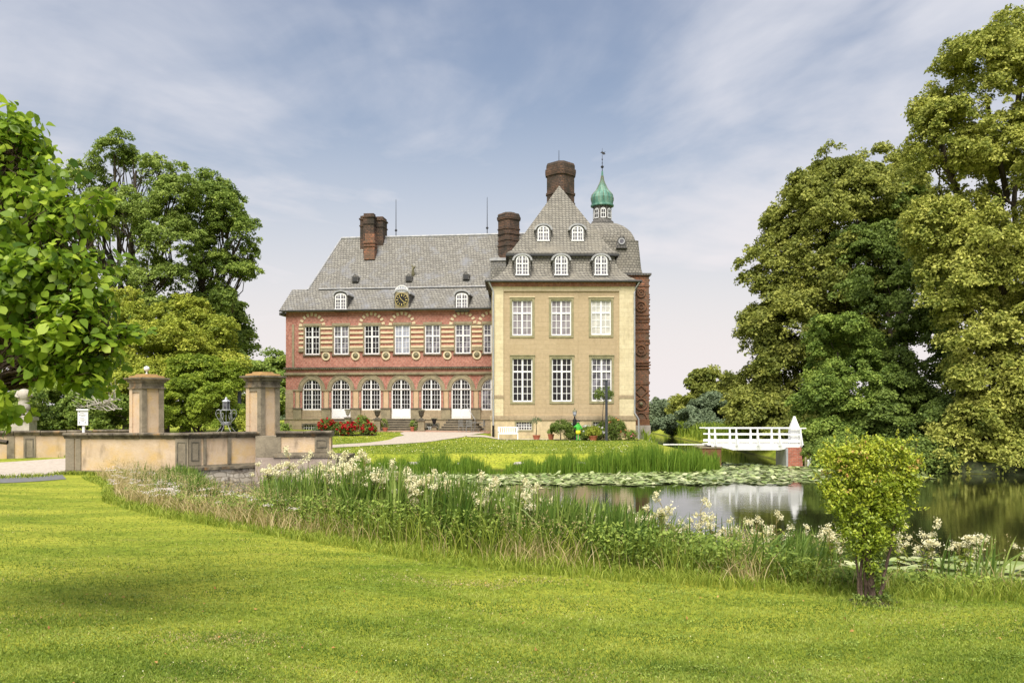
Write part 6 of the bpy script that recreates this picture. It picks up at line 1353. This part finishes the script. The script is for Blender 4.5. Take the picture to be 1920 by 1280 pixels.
# yarrow-like pale umbels near the slab
P2 = np.concatenate([strip_pts(75, rng, .05, .6, 180, 330), strip_pts(34, rng, .1, .7, 330, 560)]); G = on_ground(P2)+np.column_stack([np.zeros((len(P2),2)), rng.uniform(.35,.6,len(P2))]); k = np.repeat(np.arange(len(G)), 26)
Pk = G[k]+rng.normal(0,1,(len(k),3))*[.07,.07,.012]; tag(quads_np('pale_umbels', leaf_quads(Pk, norm(rng.normal(0,.3,Pk.shape)+[0,-.3,1]), .03, rng, .9), LM['lilac_fl'], tint=rng.random(len(k))), kind='stuff')
# meadowsweet: four models, copied along the bank
def meadowsweet(seed, h):
    rng = np.random.default_rng(seed); e = empty('meadowsweet', (0,0,0), 0, 'x', 'wildflower', 'meadowsweet along the near bank')
    mb = MB(); tips = []; main = limb(mb, (0,0,-.05), (rng.normal(0,.06), rng.normal(0,.06), h*.88), .007, .004, rng, 6, 0, .05)
    for k in range(rng.integers(3,6)):
        a = main[rng.integers(4,7)]; p = (a[0]+rng.normal(0,.09), a[1]+rng.normal(0,.09), a[2]+rng.uniform(.03,.16)); limb(mb, a, p, .004, .002, rng, 3); tips.append(p)
    mb.build('stem', LMstem, e)
    T_ = np.array(tips); k = np.repeat(np.arange(len(T_)), 52); sp = rng.uniform(.02,.036,len(T_))[k]; Pk = T_[k]+rng.normal(0,1,(len(k),3))*np.column_stack([sp,sp,sp*.9])
    Vq = leaf_quads(Pk, rdir(len(k), rng), rng.uniform(.018,.036,len(k)), rng, .85)
    for q in range(len(T_)): quads_np('flower_head', Vq[k == q], LM['white_fl'], parent=e, tint=rng.random(int((k == q).sum())))
    nl = 34; zt_ = rng.uniform(.15,.8,nl)*h; Pl = np.column_stack([rng.normal(0,.05,(nl,2)), zt_]); quads_np('leaf_sprays', leaf_quads(Pl, norm(rng.normal(0,.5,(nl,3))+[0,0,1]), rng.uniform(.05,.1,nl), rng, .4), LM['rough'], parent=e, tint=rng.random(nl))
    return e
LMstem = material('reddish_stem', (0.16,0.12,0.04), (0.24,0.2,0.07), 5)
models = [meadowsweet(i, h) for i, h in enumerate((.95,.85,1.05,.9))]
spots = []
for (p0, p1, n, o0, o1) in ((490,560,10,.8,1.0),(560,660,22,.6,1.0),(640,800,46,.45,1.0),(780,1000,48,.4,1.0),(960,1120,16,.5,1.0),(1170,1260,10,.5,1.),(1270,1400,10,.5,1.),(1420,1500,5,.5,1.),(1545,1600,6,.5,1.),(1660,1760,7,.45,1.),(1760,1860,5,.45,1.),(1900,1960,2,.5,.9)):
    spots += [tuple(q) for q in strip_pts(n, rng, o0, o1, p0, p1)]
ML = 'meadowsweet stem with fluffy creamy flower head on the near bank of the moat'
for i, (x, y) in enumerate(spots):
    m_ = models[i % 4] if i < 4 else copy_tree(models[i % 4]); m_['label'] = ML; m_.location = (x, y, gz(x, y)); m_.rotation_euler[2] = random.uniform(0, 6.28); px_ = 960+F*x/y
    s_ = random.uniform(.85,1.15)*float(np.interp(px_, [480,620,760,1000,1400,1900],[1.45,1.5,1.4,1.15,1.05,.95])); m_.scale = (s_, s_, s_)

# ------------------------------------------------------------------ castle garden plants
def bush(label, px_, d, wpx, top, seed, mat='green', flowers=None, nf=0, fsize=.1, trunk=None, name='rose_bush', cat='bush', bot=None, lsz=.085, n=90, group=None, fl_name='blossoms'):
    x, y, z = at(px_, d); rng = np.random.default_rng(seed); e = empty(name, (x, y, z), 0, label, cat, group); zt_ = PZ(top, d)-z; r = wpx/2*d/F; b0 = trunk or 0.05
    hz_ = (zt_-b0)/2; lob = [(0,0,b0+hz_,r,r*.8,hz_*.9),(-r*.45,0,b0+hz_*.75,r*.55,r*.6,hz_*.75),(r*.4,-.05,b0+hz_*.8,r*.6,r*.5,hz_*.8)]
    V, t, C = foliage(lob, n, 34, .2, lsz, rng, lo=.5, flat=.8, bough=False); quads_np('leaves', V, LM[mat], parent=e, tint=t)
    mb = MB()
    for k in range(4 if not trunk else 1): limb(mb, (rng.normal(0,.04),rng.normal(0,.04),-.05), (rng.normal(0,r*.3) if not trunk else 0,0,b0+hz_), .03 if not trunk else .05, .012, rng, 4)
    mb.build('stems', M['bark'], e)
    if flowers:
        Cf, Df = sample_lobes(lob, nf, rng, .92, .1); Cf[:, 1] -= .04; k = np.repeat(np.arange(nf), 14); Pk = Cf[k]+rdir(len(k), rng)*fsize*.5*rng.random(len(k))[:, None]
        quads_np(fl_name, leaf_quads(Pk, rdir(len(k), rng), fsize*.7, rng, .9), LM[flowers], parent=e, tint=rng.random(len(k)))
    return e
rg_ = 'red rose bushes beside the parapet end'
for i, (p, d, w_, tp, lab) in enumerate(((612,61.5,30,781,'tallest red rose bush, furthest left in the rose bed'),(634,61.8,34,790,'red rose bush second from the left of the bed'),(655,61.3,34,789,'red rose bush in front of the pale stone vase'),(692,61.8,28,792,'red rose bush at the right end of the rose bed'))):
    bush(lab, p, d, w_, tp, 200+i, 'dark', 'red_fl', 42, .19, group=rg_)
bush('leafy green rose bush with few blooms rising above the red roses', 679, 62.2, 28, 776, 210, 'green', 'red_fl', 8, .15, group=rg_)
bush('pale green low plant at the left end of the rose bed', 598, 61.6, 20, 797, 211, 'willow', 'pink_fl', 6, .1, name='bush')
bush('round dark green clipped bush on a short trunk by the ochre wing', 1051.5, 59.9, 38, 785, 212, 'dark', trunk=.42, name='round_bush', n=150)
bush('orange-flowered rose bush right of the tall grey mast', 1156, 59.6, 34, 781, 213, 'dark', 'orange_fl', 14, .16, n=150)
bush('small pink rose bush at the corner of the ochre wing', 1182, 59.6, 22, 806, 214, 'green', 'pink_fl', 12, .12, n=50)
bush('thorny climbing rose shoots against the wall behind the mast', 1146, 60.8, 20, 772, 215, 'green', None, name='bush', n=50)
bush('white lilies left of the terracotta pot', 1100, 60.2, 26, 796, 216, 'green', 'lily_fl', 22, .14, name='lily_clump', cat='flower')
bush('white lilies between the pot plant and the mast', 1123, 60.2, 22, 797, 217, 'green', 'lily_fl', 34, .13, name='lily_clump', cat='flower')
bush('white-flowered plant behind the garden figure', 1070, 60.8, 18, 790, 218, 'green', 'lily_fl', 16, .14, name='lily_clump', cat='flower')
bush('dark low bush between the figure and the lilies', 1097, 59.7, 24, 808, 219, 'dark', None, name='bush', n=50)
bush('dark leafy bush behind the mast', 1128, 60.9, 20, 789, 220, 'dark', None, name='bush', n=50, trunk=.5)
bush('low green plant right of the round bush', 1068, 59.8, 16, 804, 221, 'dark', None, name='bush', n=40)
e = bush('standard tree with small round crown before the right ground floor window', 1133, 60.2, 34, 722, 222, 'dark', None, name='standard_tree', cat='tree', trunk=PZ(754,60.2), n=70)
e = bush('thin olive tree in a terracotta pot by the white bench', 1006, 60.6, 20, 780, 223, 'willow', None, name='potted_tree', cat='tree', trunk=1.05, n=16, lsz=.06)
pot(1006, 60.6, .26, .34, 'shallow terracotta pot holding the thin olive tree')
pot(1033, 60.4, .22, .42, 'deep red glazed pot left of the round clipped bush'); bush('small green succulent in the deep red pot', 1033, 60.4, 10, 803, 224, 'green', trunk=.42, name='pot_plant', cat='plant', n=14)
pot(1112, 59.2, .3, .34, 'terracotta pot at the front of the flower bed'); bush('yellow-green leafy plant in the front terracotta pot', 1112, 59.2, 24, 799, 225, 'yellow', trunk=.3, name='pot_plant', cat='plant', n=60)
pot(722, 66.0, .2, .3, 'orange terracotta pot left of the central steps'); bush('green plant behind the orange pot left of the central steps', 720, 66.6, 16, 783, 226, 'green', name='pot_plant', cat='plant', n=24)
pot(773, 66.0, .16, .36, 'slim red pot right of the central steps'); bush('green plant right of the central steps', 776, 66.5, 14, 785, 227, 'green', name='pot_plant', cat='plant', n=24)
pot(531, 40.5, .34, .5, 'dark planter bowl behind the end parapet', mat='dark_stone'); e = bush('low green plant in the dark planter bowl', 531, 40.5, 20, 793, 228, 'green', trunk=1.1, name='pot_plant', cat='plant', n=30)
e = bush('yellow-leaved palm-like plant between lantern and right gate pillar', 459, 40, 26, 768, 229, 'yellow', trunk=.6, name='pot_plant', cat='plant', n=40, lsz=.12)
drape('flower_bed', [(PX(1040,60),60.0),(PX(1120,60),59.9),(PX(1200,60),59.9)], [.6,.75,.5], M['soil'], .03, 30)
drape('rose_bed', [(PX(590,61.6),61.6),(PX(705,61.8),61.8)], [.6,.6], M['soil'], .03, 20)
